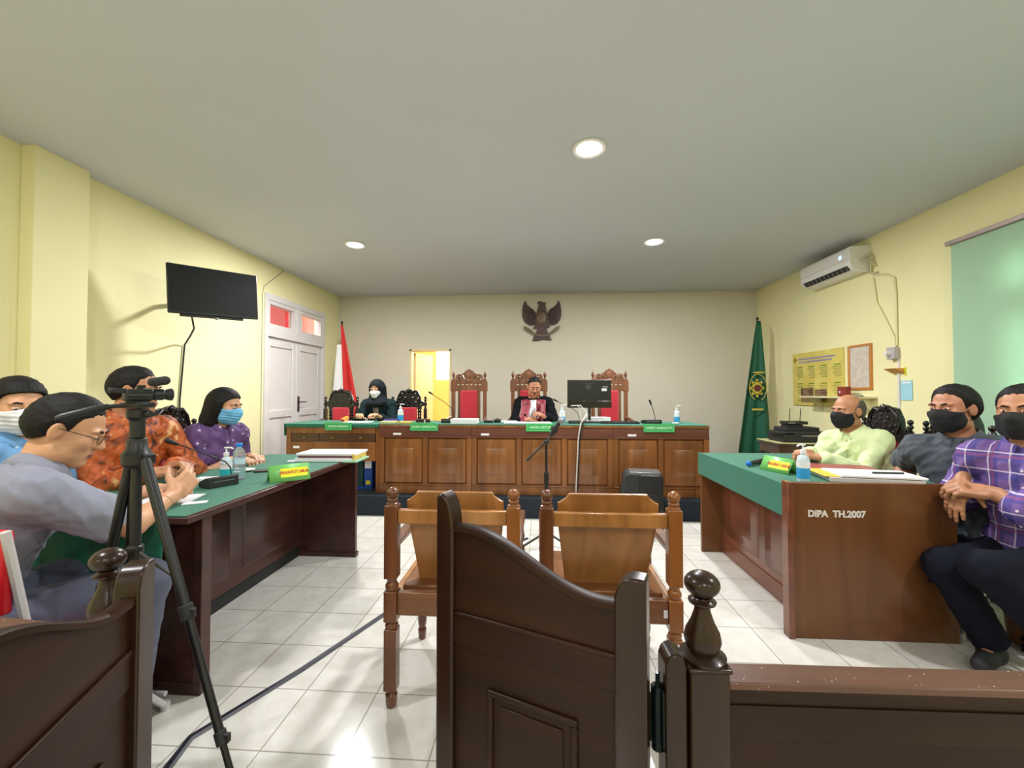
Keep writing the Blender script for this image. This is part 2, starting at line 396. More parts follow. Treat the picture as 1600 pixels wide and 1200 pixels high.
# ================================================================ back of the court
# ---- judges' bench units, front at y=4.3, top z=.93 (platform .2)
def bench_unit(x0, x1, npan, label):
    w = x1-x0; t = thing('judges_bench', label, 'bench desk', (x0, 4.3, .2), 0, 'judges bench units')
    H = .715
    part('carcass', MB().bx(0, w, .02, .045, 0, H).bx(0, .03, .02, .50, 0, H).bx(w-.03, w, .02, .50, 0, H), M_bench, t, bevel=.002)
    part('writing_top', MB().bx(0, w, -.01, .54, H-.025, H), M_bench, t, bevel=.003)
    part('frieze', MB().bx(0, w, 0, .02, H-.115, H-.026).bx(0, w, -.008, .02, H-.13, H-.115), M_benchr, t, bevel=.003)
    part('plinth', MB().bx(0, w, 0, .02, 0, .085).bx(0, w, -.006, .02, .085, .097), M_bench, t, bevel=.003)
    b = .05; pw = (w-b*(npan+1))/npan
    for i in range(npan+1): part('face_stile', MB().bx(i*(pw+b), i*(pw+b)+b, 0, .02, .097, H-.13), M_bench, t, bevel=.003)
    for i in range(npan):
        a = b+i*(pw+b); z0, z1 = .105, H-.138
        m = MB().frus(a+.004, a+pw-.004, z0, z1, .018, .012, .004).frus(a+.016, a+pw-.016, z0+.012, z1-.012, .0045, .075, -.006)
        m.frus(a+.1, a+pw-.1, z0+.1, z1-.1, -.0055, .012, -.012)
        part('raised_panel', m, M_bench, t)
    return t
U1 = bench_unit(-1.679, -.70, 2, 'left two-panel unit of the judges wooden bench')
U2 = bench_unit(-.698, .752, 3, 'middle three-panel unit of the judges wooden bench with the green HAKIM KETUA plate')
U3 = bench_unit(.754, 1.705, 2, 'right two-panel unit of the judges wooden bench behind the speaker')
for k, (x, z) in enumerate(((-1.53, .795), (-.60, .795), (.90, .79))):
    s = part('inventory_sticker', MB().bx(0, .085, 0, .0012, 0, .022), M_paper, None)
    s.location = (x, 4.281 if k < 3 else 4.29, z-.012); s.parent = None
    par = (U1, U2, U3)[k]; s.parent = par; s.location = Vector(s.location)-par.location; s.location.y = -.0015 + 0; s.location.z = .2+ .4085; s['label'] = 'small white inventory sticker'
# clerk desk on the left
ck = thing('clerk_desk', 'open-fronted wooden clerk desk at the left end of the judges bench', 'desk', (-2.70, 4.3, .2))
w = 1.015; H = .715
part('side_panel', MB().bx(0, .05, 0, .5, 0, H-.02), M_bench, ck, bevel=.003)
part('side_panel', MB().bx(w-.04, w, .02, .5, 0, H-.02), M_bench, ck, bevel=.003)
part('desk_top', MB().bx(0, w, -.01, .54, H-.02, H), M_bench, ck, bevel=.003)
part('front_panel', MB().bx(.05, w-.04, .0, .025, .33, .52).bx(.05, w-.04, .0, .03, .62, H-.02).bx(.05, w-.04, .0, .03, .515, .53), M_bench, ck, bevel=.003)
for i in range(3):
    a = .055+i*.307
    dr = part('drawer', MB().bx(a, a+.30, .008, .026, .532, .618), wood('dark_drawer_wood%d' % i, (66, 42, 24), (88, 58, 34), .35, 0), ck, bevel=.003)
    part('drawer_knob', MB().sph((a+.15, -.004, .577), (.02, .012, .012)), plain('brass', (150, 120, 60), .35, metal=.8), dr)
part('inventory_sticker', MB().bx(.08, .15, -.0015, 0, .46, .485), M_paper, ck, label='small white inventory sticker')
# cloths
cl = thing('tablecloth', 'dark green cloth covering the clerk desk and hanging over its left end', 'tablecloth', (-2.70, 4.3, .915))
part('cloth', MB().bx(-.012, 1.02, -.018, .545, .0, .008).bx(-.02, -.012, -.01, .54, -.12, .008).bx(0, 1.02, -.019, -.012, -.03, .006), M_cloth, cl, bevel=.003)
cl = thing('tablecloth', 'dark green cloth along the top of the judges bench', 'tablecloth', (-1.679, 4.3, .915))
m = MB().bx(.002, 3.38, -.006, .54, 0, .009)
part('cloth', m, M_cloth, cl, bevel=.003)
# sign plates
def plate(x, w, s, label, clip=0):
    t = thing('nameplate', label, 'sign', (x, 4.277, .855), 0, 'green nameplates on the bench front')
    h = .084
    pts = [(0, 0), (w, 0), (w, h-(.025 if clip else 0)), (w-(.025 if clip else 0), h), (0, h)] if clip else [(0, 0), (w, 0), (w, h), (0, h)]
    part('plate', MB().prism(pts, 0, .006), M_sign, t, bevel=.001)
    part('border', MB().bx(.012, w-.012, -.0008, 0, .010, .012).bx(.012, w-.012, -.0008, 0, h-.012, h-.010).bx(.010, .012, -.0008, 0, .010, h-.01).bx(w-.012, w-.010, -.0008, 0, .010, h-.01 if not clip else h-.028), M_signpale, t)
    o = text('lettering', s, .034, M_signpale, t, Matrix.Translation((w/2, -.001, h/2)), .0008, bold=.0012, squeeze=min(1., (w-.04)/(len(s)*.0222)))
    return t
plate(-2.262, .292, 'PANITERA PENGGANTI', 'green nameplate on the front of the clerk desk')
plate(-1.343, .296, 'HAKIM ANGGOTA', 'green nameplate with a clipped corner on the left bench unit', 1)
plate(-.133, .292, 'HAKIM KETUA', 'green nameplate below the judge reading HAKIM KETUA')
plate(1.052, .308, 'HAKIM ANGGOTA', 'green nameplate on the right bench unit above the speaker')

# ---- carved chairs. local: seat centre at origin, faces -y
def turned(h, r, n=3):
    """turned spindle profile of height h"""
    p = [(r*.9, 0), (r*.9, h*.06)]
    for i in range(n):
        a = h*(.08+.84*i/n); b = h*(.08+.84*(i+1)/n); c = b-a
        p += [(r*.45, a), (r*1.0, a+.12*c), (r*.45, a+.24*c), (r*.8, a+.55*c), (r*.5, a+.9*c), (r*.95, b)]
    p += [(r*.9, h*.94), (r*.9, h)]
    return p
def finial(r, h): return [(r*.5, 0), (r*.9, h*.08), (r*.35, h*.2), (r*.85, h*.38), (r, h*.55), (r*.75, h*.75), (r*.25, h*.88), (r*.12, h)]
def judge_chair():
    t = thing('carved_chair', 'x', 'chair', (0, 0, 0), 0, 'tall carved judges chairs')
    for s in (-1, 1):
        part('back_post', MB().box((s*.205, .22, .59), (.045, .045, 1.10)).prism([(s*.205-.034, 1.07), (s*.205+.034, 1.07), (s*.205+.034, 1.19), (s*.205+.015, 1.225), (s*.205-.02, 1.225), (s*.205-.034, 1.19)], .195, .245).lathe(finial(.02, .115), (s*.205, .22, 1.22), 12), M_jchair, t, bevel=.004)
        part('inner_stile', MB().box((s*.128, .22, .80), (.035, .03, .62)), M_jchair, t, bevel=.004)
        part('leg', MB().lathe(turned(.42, .03, 2), (s*.22, -.2, 0), 14), M_jchair, t)
        part('armrest', MB().tube([(s*.21, .2, .74), (s*.235, .05, .72), (s*.24, -.1, .70), (s*.24, -.2, .68), (s*.24, -.23, .65)], [.018, .02, .022, .024, .018], 10).lathe(turned(.25, .022, 1), (s*.24, -.19, .42), 12), M_jchair, t)
    h = [(0, 1.36), (.018, 1.345), (.042, 1.335), (.062, 1.31), (.085, 1.30), (.10, 1.285), (.13, 1.29), (.165, 1.28), (.178, 1.24), (.185, 1.20), (.185, 1.135)]
    lo = h+[(-x, z) for x, z in reversed(h[1:])]
    holes = []
    for s in (-1, 1): holes += [ell2(s*.115, 1.262, .022, .009, 10, s*-.25), ell2(s*.066, 1.24, .010, .008, 8), ell2(s*.066, 1.212, .010, .009, 8), ell2(s*.15, 1.225, .01, .016, 8)]
    for k in range(6): holes.append(ell2(-.14+.056*k, 1.157, .022, .011, 8))
    part('crest', curve2d('crest', [lo]+holes, .03, .003).__class__ and curve_at(lo, holes, .03, .22), M_jchair, t)
    part('crest_relief', MB().sph((0, .203, 1.275), (.036, .006, .045)).sph((0, .203, 1.205), (.045, .006, .025)).tube([(-.17, .203, 1.2), (-.13, .2, 1.27), (-.08, .2, 1.275), (-.06, .2, 1.23)], .008).tube([(.17, .203, 1.2), (.13, .2, 1.27), (.08, .2, 1.275), (.06, .2, 1.23)], .008), M_jchair, t)
    part('top_rail', MB().box((0, .22, 1.105), (.42, .035, .065)), M_jchair, t, bevel=.004)
    part('backrest', MB().box((0, .215, .78), (.22, .045, .60)), M_red, t, bevel=.012)
    part('seat', MB().box((0, 0, .45), (.46, .44, .07)), M_red, t, bevel=.02)
    part('seat_frame', MB().box((0, 0, .39), (.48, .46, .06)), M_jchair, t, bevel=.004)
    return t
def curve_at(lo, holes, depth, y):
    me = curve2d('crest', [lo]+holes, depth, .003); me.transform(Matrix.Translation((0, y, 0))); return me
def ebony_chair():
    t = thing('carved_chair', 'x', 'chair', (0, 0, 0), 0)
    for s in (-1, 1):
        part('back_post', MB().box((s*.215, .22, .42), (.04, .04, .84)).lathe(turned(.42, .024, 3), (s*.215, .22, .50), 12).sph((s*.215, .22, .985), .019).lathe(finial(.02, .06), (s*.215, .22, .92), 10), M_ebony, t)
        part('spindle', MB().lathe(turned(.40, .02, 4), (s*.150, .22, .47), 10), M_ebony, t)
        part('spindle', MB().lathe(turned(.40, .018, 4), (s*.125, .22, .47), 10), M_ebony, t)
        part('leg', MB().lathe(turned(.40, .03, 2), (s*.21, -.2, 0), 12), M_ebony, t)
        part('armrest', MB().tube([(s*.215, .2, .70), (s*.235, .05, .68), (s*.24, -.1, .67), (s*.24, -.2, .65)], [.016, .02, .022, .02], 10).lathe(turned(.24, .02, 2), (s*.235, -.17, .42), 12), M_ebony, t)
    h = [(0, 1.10), (.035, 1.09), (.05, 1.07), (.075, 1.085), (.11, 1.075), (.135, 1.03), (.15, 1.00), (.155, .95), (.19, .93), (.195, .88), (.14, .86), (0, .86)]
    lo = h+[(-x, z) for x, z in reversed(h[1:-1])]
    holes = []
    for s in (-1, 1): holes += [ell2(s*.085, 1.045, .014, .010, 8), ell2(s*.12, .985, .010, .015, 8), ell2(s*.05, .995, .012, .008, 8), ell2(s*.09, .935, .014, .008, 8), ell2(s*.155, .90, .009, .009, 8)]
    part('crest', curve_at(lo, holes, .03, .22), M_ebony, t)
    m = MB()
    for k in range(26):
        a = k*2.39996; r = .014+.028*math.sqrt(k)
        x, z = r*math.cos(a)*1.0, .975+r*math.sin(a)*.72
        if abs(x) < .17 and z < 1.06: m.sph((x, .203, z), (.014, .012, .011), 8, 6)
    m.sph((0, .2, 1.08), (.026, .018, .03), 10, 8)
    for s in (-1, 1): m.tube([(s*.03, .2, 1.06), (s*.08, .198, 1.075), (s*.125, .2, 1.03), (s*.15, .2, .96), (s*.12, .2, .90)], [.01, .014, .014, .012, .008], 8)
    part('crest_relief', m, M_ebony, t)
    part('lower_rail', MB().box((0, .22, .50), (.40, .03, .05)), M_ebony, t, bevel=.004)
    part('backrest', MB().box((0, .205, .68), (.215, .05, .36)), M_red, t, bevel=.014)
    part('seat', MB().box((0, 0, .44), (.44, .42, .07)), M_red, t, bevel=.02)
    part('seat_frame', MB().box((0, 0, .385), (.47, .45, .05)), M_ebony, t, bevel=.004)
    return t
jc = judge_chair(); place(jc, (-.128, 5.12, .2), 0); jc['label'] = 'tall carved brown chair behind the judge in the middle'
dup(jc, (-.90, 5.12, .2), 0, 'tall carved brown empty chair beside the open doorway', 'tall carved judges chairs')
dup(jc, (.89, 5.12, .2), 0, 'tall carved brown empty chair partly hidden by the monitor', 'tall carved judges chairs')
ec = ebony_chair(); place(ec, (-2.60, 5.12, .2), 0); ec['label'] = 'empty black carved chair with red back below the red and white flag'
ec['group'] = 'black carved chairs'
dup(ec, (-1.70, 5.2, .2), math.radians(4), 'black carved chair behind the woman in the dark headscarf', 'black carved chairs')
# ================================================================ counsel desks
def left_desk():
    t = thing('counsel_desk', 'dark mahogany counsel desk on the left with green cloth and pale papers', 'desk', (-1.40, 0, 0))
    y0, y1, x1 = 1.66, 3.15, -.72
    part('end_panel', MB().bx(x1, 0, y0, y0+.035, .03, .735).bx(x1, .004, y0-.006, y0+.041, 0, .05), M_ldesk, t, bevel=.004)
    part('end_panel', MB().bx(x1, 0, y1-.035, y1, .03, .735).bx(x1, .01, y1-.045, y1+.006, 0, .035), M_ldesk, t, bevel=.004)
    part('desk_top', MB().bx(x1, .03, y0-.11, y1+.02, .735, .762), M_ldesk, t, bevel=.004)
    xm = -.42
    part('modesty_panel', MB().bx(xm-.02, xm, y0+.035, y1-.035, .09, .735), M_ldesk, t)
    part('shadow_gap_strip', MB().bx(xm-.05, xm-.02, y0+.035, y1-.035, .0, .09), M_blackm, t)  # black strip standing in for the shade in the gap below the panel
    part('end_stile', MB().bx(-.03, .006, y0-.008, y0+.045, .05, .735), M_ldesk, t, bevel=.003)
    for a, b in ((y0+.12, y0+.70), (y0+.80, y1-.12)):
        m = MB(); R = Matrix(((0, -1, 0, 0), (1, 0, 0, 0), (0, 0, 1, 0), (0, 0, 0, 1)))  # local -y -> +x
        m.frus(a, b, .17, .68, 0, .022, -.012, R).frus(a+.03, b-.03, .20, .65, -.012, .02, -.004, R)
        bm_x = Matrix.Translation((xm+.0005, 0, 0))
        m.bm.transform(bm_x)
        part('raised_panel', m, M_ldesk, t)
    return t
left_desk()
cl = thing('tablecloth', 'green cloth over the left counsel desk, hanging down at its near end', 'tablecloth', (-1.40, 0, .762))
def drape(x0, x1, y, z0, z1, amp, n=40, nx=3.2):
    g = []
    for i in range(9):
        u = i/8; z = z0+(z1-z0)*u
        g.append([(x0+(x1-x0)*k/n, y-amp*u*(1+math.sin(nx*2*math.pi*k/n+.6)), z) for k in range(n+1)])
    return g
m = MB().bx(-.72, .018, 1.555, 3.165, .0005, .006)
c_ = part('cloth_top', m, M_cloth, cl, bevel=.002)
part('cloth_fall', MB().sheet(drape(-.72, -.06, 1.548, .004, -.30, .012)), M_cloth, cl, solid=.004)
part('edge_strip', MB().bx(.018, .024, 1.555, 3.165, -.012, .006), plain('brown_edging', (84, 66, 56), .5), cl, bevel=.001)

def right_desk():
    t = thing('counsel_desk', 'brown counsel desk on the right with stencilled white letters on its near end', 'desk', (1.28, 0, 0))
    y0, y1, W_ = 2.235, 3.42, .81
    part('end_panel', MB().bx(.0, W_, y0, y0+.03, .0, .79), M_rdesk, t, bevel=.004)
    part('edge_moulding', MB().bx(-.012, .02, y0-.012, y0+.045, .0, .795), M_rdeskb, t, bevel=.005)
    part('end_panel', MB().bx(0, W_, y1-.03, y1, 0, .775), M_rdesk, t, bevel=.004)
    part('desk_top', MB().bx(0, W_, y0+.03, y1-.03, .745, .772), M_rdesk, t, bevel=.003)
    xm = .16
    part('modesty_panel', MB().bx(xm, xm+.02, y0+.03, y1-.03, .0, .745).bx(xm-.006, xm, y0+.03, y1-.03, .0, .11), M_rdeskb, t, bevel=.002)
    for a, b in ((-(y0+.08+.46), -(y0+.08)), (-(y1-.10), -(y0+.08+.54))):
        m = MB(); R = Matrix(((0, 1, 0, 0), (-1, 0, 0, 0), (0, 0, 1, 0), (0, 0, 0, 1)))
        m.frus(a, b, .16, .70, 0, .012, -.008, R).frus(a+.035, b-.035, .195, .665, -.008, .012, -.001, R).frus(a+.075, b-.075, .235, .625, -.001, .01, -.009, R)
        m.bm.transform(Matrix.Translation((xm-.0005, 0, 0)))
        part('raised_panel', m, M_rdeskb, t)
    text('stencilled_lettering', 'DIPA  TH.2007', .046, plain('white_stencil_paint', (216, 208, 200), .6, var=.1, scale=60), t, Matrix.Translation((.232, y0-.0012, .632)), .0006, bold=.0022, squeeze=.97, label='white stencilled letters on the end panel')
right_desk()
cl = thing('tablecloth', 'green cloth over the right counsel desk, folded down over its front edge', 'tablecloth', (1.28, 0, .772))
part('cloth_top', MB().bx(-.004, .80, 2.272, 3.385, .0005, .006), M_cloth, cl, bevel=.002)
part('cloth_fall', MB().bx(-.01, -.004, 2.272, 3.43, -.165, .006), M_cloth, cl, bevel=.002)

# ================================================================ witness chairs
def wprof():
    """square-and-turned post, drawn as boxes plus lathe pieces"""
    return None
def witness_chair():
    t = thing('witness_chair', 'x', 'chair', (0, 0, 0), 0, 'wooden witness chairs')
    W2, D = .245, .46
    for s in (-1, 1):
        x = s*W2
        p = MB().lathe([(.012, 0), (.021, .004), (.024, .05), (.016, .062), (.020, .07)], (x, 0, 0), 16)
        p.box((x, 0, .19), (.05, .05, .24)).lathe([(.02, .305), (.026, .316), (.026, .326), (.018, .335), (.02, .342)], (x, 0, 0), 16)
        p.box((x, 0, .40), (.052, .052, .12)).lathe([(.019, .455), (.026, .47), (.026, .482), (.018, .495), (.022, .51)], (x, 0, 0), 16).box((x, 0, .655), (.052, .052, .29))
        p.lathe([(.026, .798), (.024, .806), (.016, .812), (.022, .818), (.022, .824), (.012, .83), (.010, .834)], (x, 0, 0), 16).sph((x, 0, .846), (.0245, .0245, .0235), 18, 12)
        part('back_post', p, M_witd if s < 0 else M_witd2, t, bevel=.005)
        p = MB().lathe([(.012, 0), (.018, .004), (.022, .05), (.014, .06), (.020, .07), (.023, .1), (.017, .2), (.024, .3), (.02, .32)], (x*1.02, D, 0), 16).box((x*1.02, D, .39), (.048, .048, .13))
        p.lathe([(.02, .45), (.024, .47), (.014, .49), (.024, .53), (.018, .57), (.024, .60), (.02, .62)], (x*1.02, D, 0), 16)
        part('front_leg', p, M_witd, t, bevel=.004)
        part('armrest', MB().box((x*1.02, D/2+.02, .635), (.05, D+.05, .028)), M_witd, t, bevel=.008)
        part('side_rail', MB().box((x, D/2, .40), (.024, D-.05, .07)), M_wit, t, bevel=.003)
    part('top_rail', MB().box((0, 0, .755), (2*W2-.052, .03, .055)), M_wit, t, bevel=.004)
    pts = [(-.20, .785), (-.19, .788), (-.165, .81), (-.155, .83), (.155, .83), (.165, .81), (.19, .788), (.20, .785), (.20, .70), (.165, .35), (-.165, .35), (-.20, .70)]
    M = Matrix.Translation((0, .025, 0)) @ Matrix(((1, 0, 0, 0), (0, 1, 0, 0), (0, 0, 1, 0), (0, 0, 0, 1)))
    pm = MB(); pm.prism([(a, b-.35) for a, b in pts], 0, .014); pm.bm.transform(Matrix.Translation((0, .125, .438)) @ Matrix.Rotation(math.radians(13), 4, 'X') @ Matrix.Diagonal((1, 1, .87, 1)))
    part('backrest_panel', pm, M_wit, t, bevel=.003)
    part('seat', MB().box((0, .26, .445), (2*W2-.055, .42, .022)), M_witd3, t, bevel=.005)
    part('seat_rail', MB().box((0, 0, .41), (2*W2-.052, .026, .09)), M_witd3, t, bevel=.003)
    part('seat_rail', MB().box((0, D, .40), (2*W2-.04, .026, .07)), M_witd3, t, bevel=.003)
    part('inventory_sticker', MB().bx(W2-.045, W2-.03, -.0145, -.0132, .39, .42), M_paper, t, label='small white sticker')
    return t
M_witd2 = wood('warm_turned_wood', (120, 70, 30), (160, 98, 46), .3, 2, .9)
M_witd3 = wood('seat_wood', (104, 64, 36), (142, 92, 56), .3, 0, .9)
wc = witness_chair(); place(wc, (-.345, 1.655, 0), 0); wc['label'] = 'wooden witness chair on the left, partly behind the tall gate stile'
dup(wc, (.275, 1.655, 0), 0, 'wooden witness chair on the right with its whole back in view', 'wooden witness chairs')

# ================================================================ railing and gate leaves
KNOB = [(.040, 0), (.041, .006), (.034, .011), (.027, .014), (.030, .022), (.033, .034), (.030, .048), (.021, .066), (.015, .084), (.013, .094), (.018, .098), (.024, .101), (.025, .105), (.018, .109), (.016, .112)]
def gate_leaf(name, label, L, loc, rz, flip):
    """local: hinge stile at x=0, free stile at x=L, both faces panelled (y=0 front, +y back)"""
    t = thing(name, label, 'gate', loc, rz)
    th = .034
    def stile(x0, x1, top, hi):
        # rounded top, higher on the outer edge
        pts = [(x0, .05), (x1, .05)]
        n = 8
        for k in range(n+1):
            a = k/n
            if hi: pts.append((x1-(x1-x0)*a, top-.040*(1-math.sqrt(max(0, 1-(1-min(1, a*1.5))**2)))))
            else: pts.append((x1-(x1-x0)*a, top-.05*(1-math.cos(a*math.pi/2))))
        return pts
    part('hinge_stile', MB().prism(stile(0, .058, .912, True), 0, th+.008), M_gatev, t, bevel=.004)
    part('free_stile', MB().prism([(L-.045, .05), (L, .05), (L, 1.012), (L-.006, 1.020), (L-.015, 1.021), (L-.026, 1.014), (L-.035, .998), (L-.041, .974), (L-.045, .94)], -.004, th+.008), M_gatev, t, bevel=.005)
    # infill: S-curve top
    a, b = .056, L-.043
    def top(u): return .852+(.945-.852)*(.5-.5*math.cos(math.pi*min(1, max(0, u))))*1.0+.006*math.sin(u*math.pi*2)*-1
    pts = [(a, .12), (b, .12)]+[(a+(b-a)*u, top(u)) for u in np.linspace(1, 0, 24)]
    part('infill_panel', MB().prism(pts, .009, th-.006), M_gate, t, bevel=.002)
    # bevelled bands
    capm = MB(); g = []
    us = np.linspace(0, 1, 24)
    for dy, dz in ((.003, -.006), (.005, .004), (.012, .008), (th-.005, .008), (th+.002, .004), (th+.003, -.006)): g.append([(a+(b-a)*u, dy, top(u)+dz) for u in us])
    part('top_capping', capm.sheet(g), M_gate, t)
    for yf, sg in ((.009, -1), (th-.006, 1)):
        m = MB()
        for z, h in ((.752, .010),): m.bx(a, b, min(yf, yf+sg*.007), max(yf, yf+sg*.007), z, z+h)
        part('bead_moulding', m, M_gate, t, bevel=.003)
        m = MB(); y1 = yf+sg*.004
        m.bx(a, b, min(yf, y1), max(yf, y1), .69, .752)
        part('lock_rail', m, M_gate, t, bevel=.002)
        m = MB(); x0, x1, z0, z1 = a+.075, b-.085, .24, .615; w = .014
        y1 = yf+sg*.008; ya, yb = min(yf, y1), max(yf, y1)
        m.bx(x0, x1, ya, yb, z1-w, z1).bx(x0, x1, ya, yb, z0, z0+w).bx(x0, x0+w, ya, yb, z0+w, z1-w).bx(x1-w, x1, ya, yb, z0+w, z1-w)
        part('panel_moulding', m, M_gate, t, bevel=.004)
        m = MB(); y1 = yf+sg*.004; m.bx(x0+.03, x1-.03, min(yf, y1), max(yf, y1), z0+.03, z1-.03)
        part('field_panel', m, M_gate, t, bevel=.003)
    part('bottom_rail', MB().bx(a, b, 0.002, th+.004, .05, .15), M_gate, t, bevel=.003)
    h = part('spring_hinge', MB().lathe([(.009, .585), (.0125, .588), (.0125, .70), (.010, .703), (.004, .706), (.004, .722), (.006, .726)], (-.012, -.008, 0), 16).bx(-.006, .03, -.006, -.001, .60, .69), M_hinge, t, bevel=.001)
    h['label'] = 'black barrel spring hinge'
    return t
M_hinge = plain('black_greenish_steel', (20, 30, 30), .25, metal=.7)
gate_leaf('gate_leaf', 'dark wooden swing gate leaf with curved top in the middle foreground', .460, (.207, .805, 0), math.radians(180-22.4), 0)
gate_leaf('gate_leaf', 'dark wooden swing gate leaf at the lower left edge, opened towards the viewer', .460, (-.826, .80, 0), math.radians(-70), 0)
def railing(name, label, x, y, sgn, length, rz=0):
    t = thing(name, label, 'railing', (x, y, 0), rz)
    part('post', MB().box((0, 0, .375), (.07, .07, .75)).box((0, 0, .7525), (.078, .078, .009)), M_gatev, t, bevel=.006)
    k = part('turned_finial', MB().lathe(KNOB, (0, 0, .757), 32).sph((0, 0, .892), (.0315, .0315, .0235), 28, 16), M_gatev, t)
    a, b = sgn*.035, sgn*length; x0, x1 = min(a, b), max(a, b)
    part('top_rail', MB().bx(x0, x1, -.028, .030, .715, .729), M_railtop, t, bevel=.003)
    part('upper_board', MB().bx(x0, x1, -.02, .02, .62, .715), M_gate, t, bevel=.003)
    part('bead_moulding', MB().bx(x0, x1, -.024, .024, .682, .686), M_gate, t, bevel=.001)
    m = MB(); n = 3; w = (x1-x0)/n
    part('lower_board', MB().bx(x0, x1, -.014, .014, .06, .62), M_gate, t)
    for i in range(n):
        fx0, fx1 = x0+i*w+.05, x0+(i+1)*w-.05
        part('panel_moulding', MB().bx(fx0, fx1, -.022, -.013, .54, .555).bx(fx0, fx1, -.022, -.013, .16, .175).bx(fx0, fx0+.015, -.022, -.013, .16, .555).bx(fx1-.015, fx1, -.022, -.013, .16, .555), M_gate, t, bevel=.003)
    part('bottom_rail', MB().bx(x0, x1, -.03, .03, 0, .07), M_gate, t, bevel=.003)
    # hinge stile fixed to the post, on the opening side
    c = -sgn*.056
    part('hinge_jamb', MB().prism([(c-.02, .0), (c+.02, .0), (c+.02, .752), (c+.016, .764), (c+.009, .771), (c, .774), (c-.009, .771), (c-.016, .764), (c-.02, .752)], -.025, .025, 'xz'), M_gatev, t, bevel=.004)
    part('hinge_plate', MB().bx(min(c-sgn*.021, c-sgn*.024), max(c-sgn*.021, c-sgn*.024), -.02, .02, .60, .70), M_hinge, t)
    return t
def railtop_mat():
    m = wood('worn_brown_rail_top', (84, 54, 40), (112, 74, 56), .4, 0, .7, coat=.1)
    nt = m.node_tree; b = nt.nodes['Principled BSDF']; src = b.inputs['Base Color'].links[0].from_socket
    v = N(nt, 'ShaderNodeTexVoronoi'); v.inputs['Scale'].default_value = 90; v.inputs['Randomness'].default_value = 1
    nt.links.new(coords(nt).outputs[0], v.inputs[0])
    r = ramp(nt, v.outputs[0], [(.10, (1, 1, 1, 1)), (.16, (0, 0, 0, 1))])
    n = N(nt, 'ShaderNodeTexNoise'); n.inputs['Scale'].default_value = 25; nt.links.new(coords(nt).outputs[0], n.inputs[0])
    r2 = ramp(nt, n.outputs[0], [(.52, (0, 0, 0, 1)), (.6, (1, 1, 1, 1))])
    mu = N(nt, 'ShaderNodeMath', operation='MULTIPLY'); nt.links.new(r.outputs[0], mu.inputs[0]); nt.links.new(r2.outputs[0], mu.inputs[1])
    mx = N(nt, 'ShaderNodeMix', data_type='RGBA'); nt.links.new(mu.outputs[0], mx.inputs[0]); nt.links.new(src, mx.inputs[6]); mx.inputs[7].default_value = lin((205, 195, 180))
    nt.links.new(mx.outputs[2], b.inputs['Base Color']); return m
M_railtop = railtop_mat()
railing('railing', 'dark wooden railing on the right with turned finial and dusty brown cap', .305, .81, 1, 2.6, math.radians(1.2))
railing('railing', 'dark wooden railing at the left behind the near gate leaf, with turned finial', -.925, .845, -1, 1.9, math.radians(-5))

# black cable cover strip on the floor
def strip(pts, w, h):
    g0 = []
    m = MB()
    P = [Vector((p[0], p[1], 0)) for p in pts]
    rows = [[], [], [], []]
    for i, p in enumerate(P):
        t = (P[min(i+1, len(P)-1)]-P[max(i-1, 0)]).normalized(); n = Vector((-t.y, t.x, 0))
        for k, (o_, z) in enumerate(((-w/2, .001), (-w/4, h), (w/4, h), (w/2, .001))): rows[k].append(p+n*o_+Vector((0, 0, z)))
    return m.sheet(rows)
cv = part('cable_cover', strip([(-1.19, 1.05), (-1.235, 1.33), (-1.26, 1.455), (-1.071, 1.835), (-.876, 2.311), (-.52, 2.95), (-.39, 3.21), (-.10, 3.6)], .034, .009), plain('black_rubber', (38, 38, 48), .4), None)
tag(cv, 'black rubber cable cover strip running diagonally over the tiled floor', 'cable cover')

# ================================================================ things on walls
em = thing('wall_emblem', 'dark carved eagle emblem with shield and ribbon on the back wall', 'emblem', (.05, YB, 2.455))
M_emb = plain('dark_bronze_emblem', (84, 62, 62), .5, metal=.15, var=.15, scale=30)
M_emb2 = plain('brown_bronze_shield', (112, 94, 78), .45, metal=.3)
S_ = .00080    # metres per crop pixel; crop centre x=620, y=575
def E2(p): return ((p[0]-620)*S_, (575-p[1])*S_)
body = [E2(p) for p in [(530, 190), (545, 168), (600, 158), (640, 178), (655, 195), (700, 185), (712, 192), (685, 215), (705, 300), (715, 380), (745, 440), (760, 600), (790, 700), (750, 720), (700, 700), (735, 790), (760, 860), (490, 860), (540, 720), (470, 740), (440, 730), (480, 660), (500, 600), (505, 430), (520, 400), (550, 260), (575, 235), (545, 215)]]
part('eagle_body', curve_at(smoothloop(body, 1), [], .03, -.02), M_emb, em)
def wing(s):
    w = [(490, 410), (470, 370), (440, 320), (380, 300), (320, 270), (300, 230), (290, 160), (268, 150), (240, 200), (220, 300), (215, 400), (225, 500), (260, 580), (320, 640), (390, 665), (450, 650), (500, 600)]
    return [(s*abs(E2(p)[0])*1.0, E2(p)[1]) for p in w]
for s in (-1, 1):
    wg = part('wing', curve_at(smoothloop(wing(s), 1), [], .025, -.016), M_emb, em)
    m = MB()
    for k in range(8):
        u = k/7; x0 = s*(.10+.02*u); z0 = .12-.16*u
        m.tube([(x0, -.032, z0), (s*(.20+.03*u), -.034, z0+.10-.08*u), (s*(.30-.06*abs(u-.4)), -.032, .30-.33*u)], [.010, .013, .004], 6)
    part('feathers', m, M_emb, wg)
part('shield', MB().sph((0, -.036, .055), (.082, .018, .115), 20, 12), M_emb2, em)
rb = [E2(p) for p in [(245, 680), (330, 715), (395, 760), (450, 820), (530, 860), (620, 872), (710, 860), (790, 820), (850, 760), (905, 715), (990, 680), (975, 740), (900, 800), (800, 860), (720, 895), (620, 908), (520, 895), (440, 860), (340, 800), (260, 740)]]
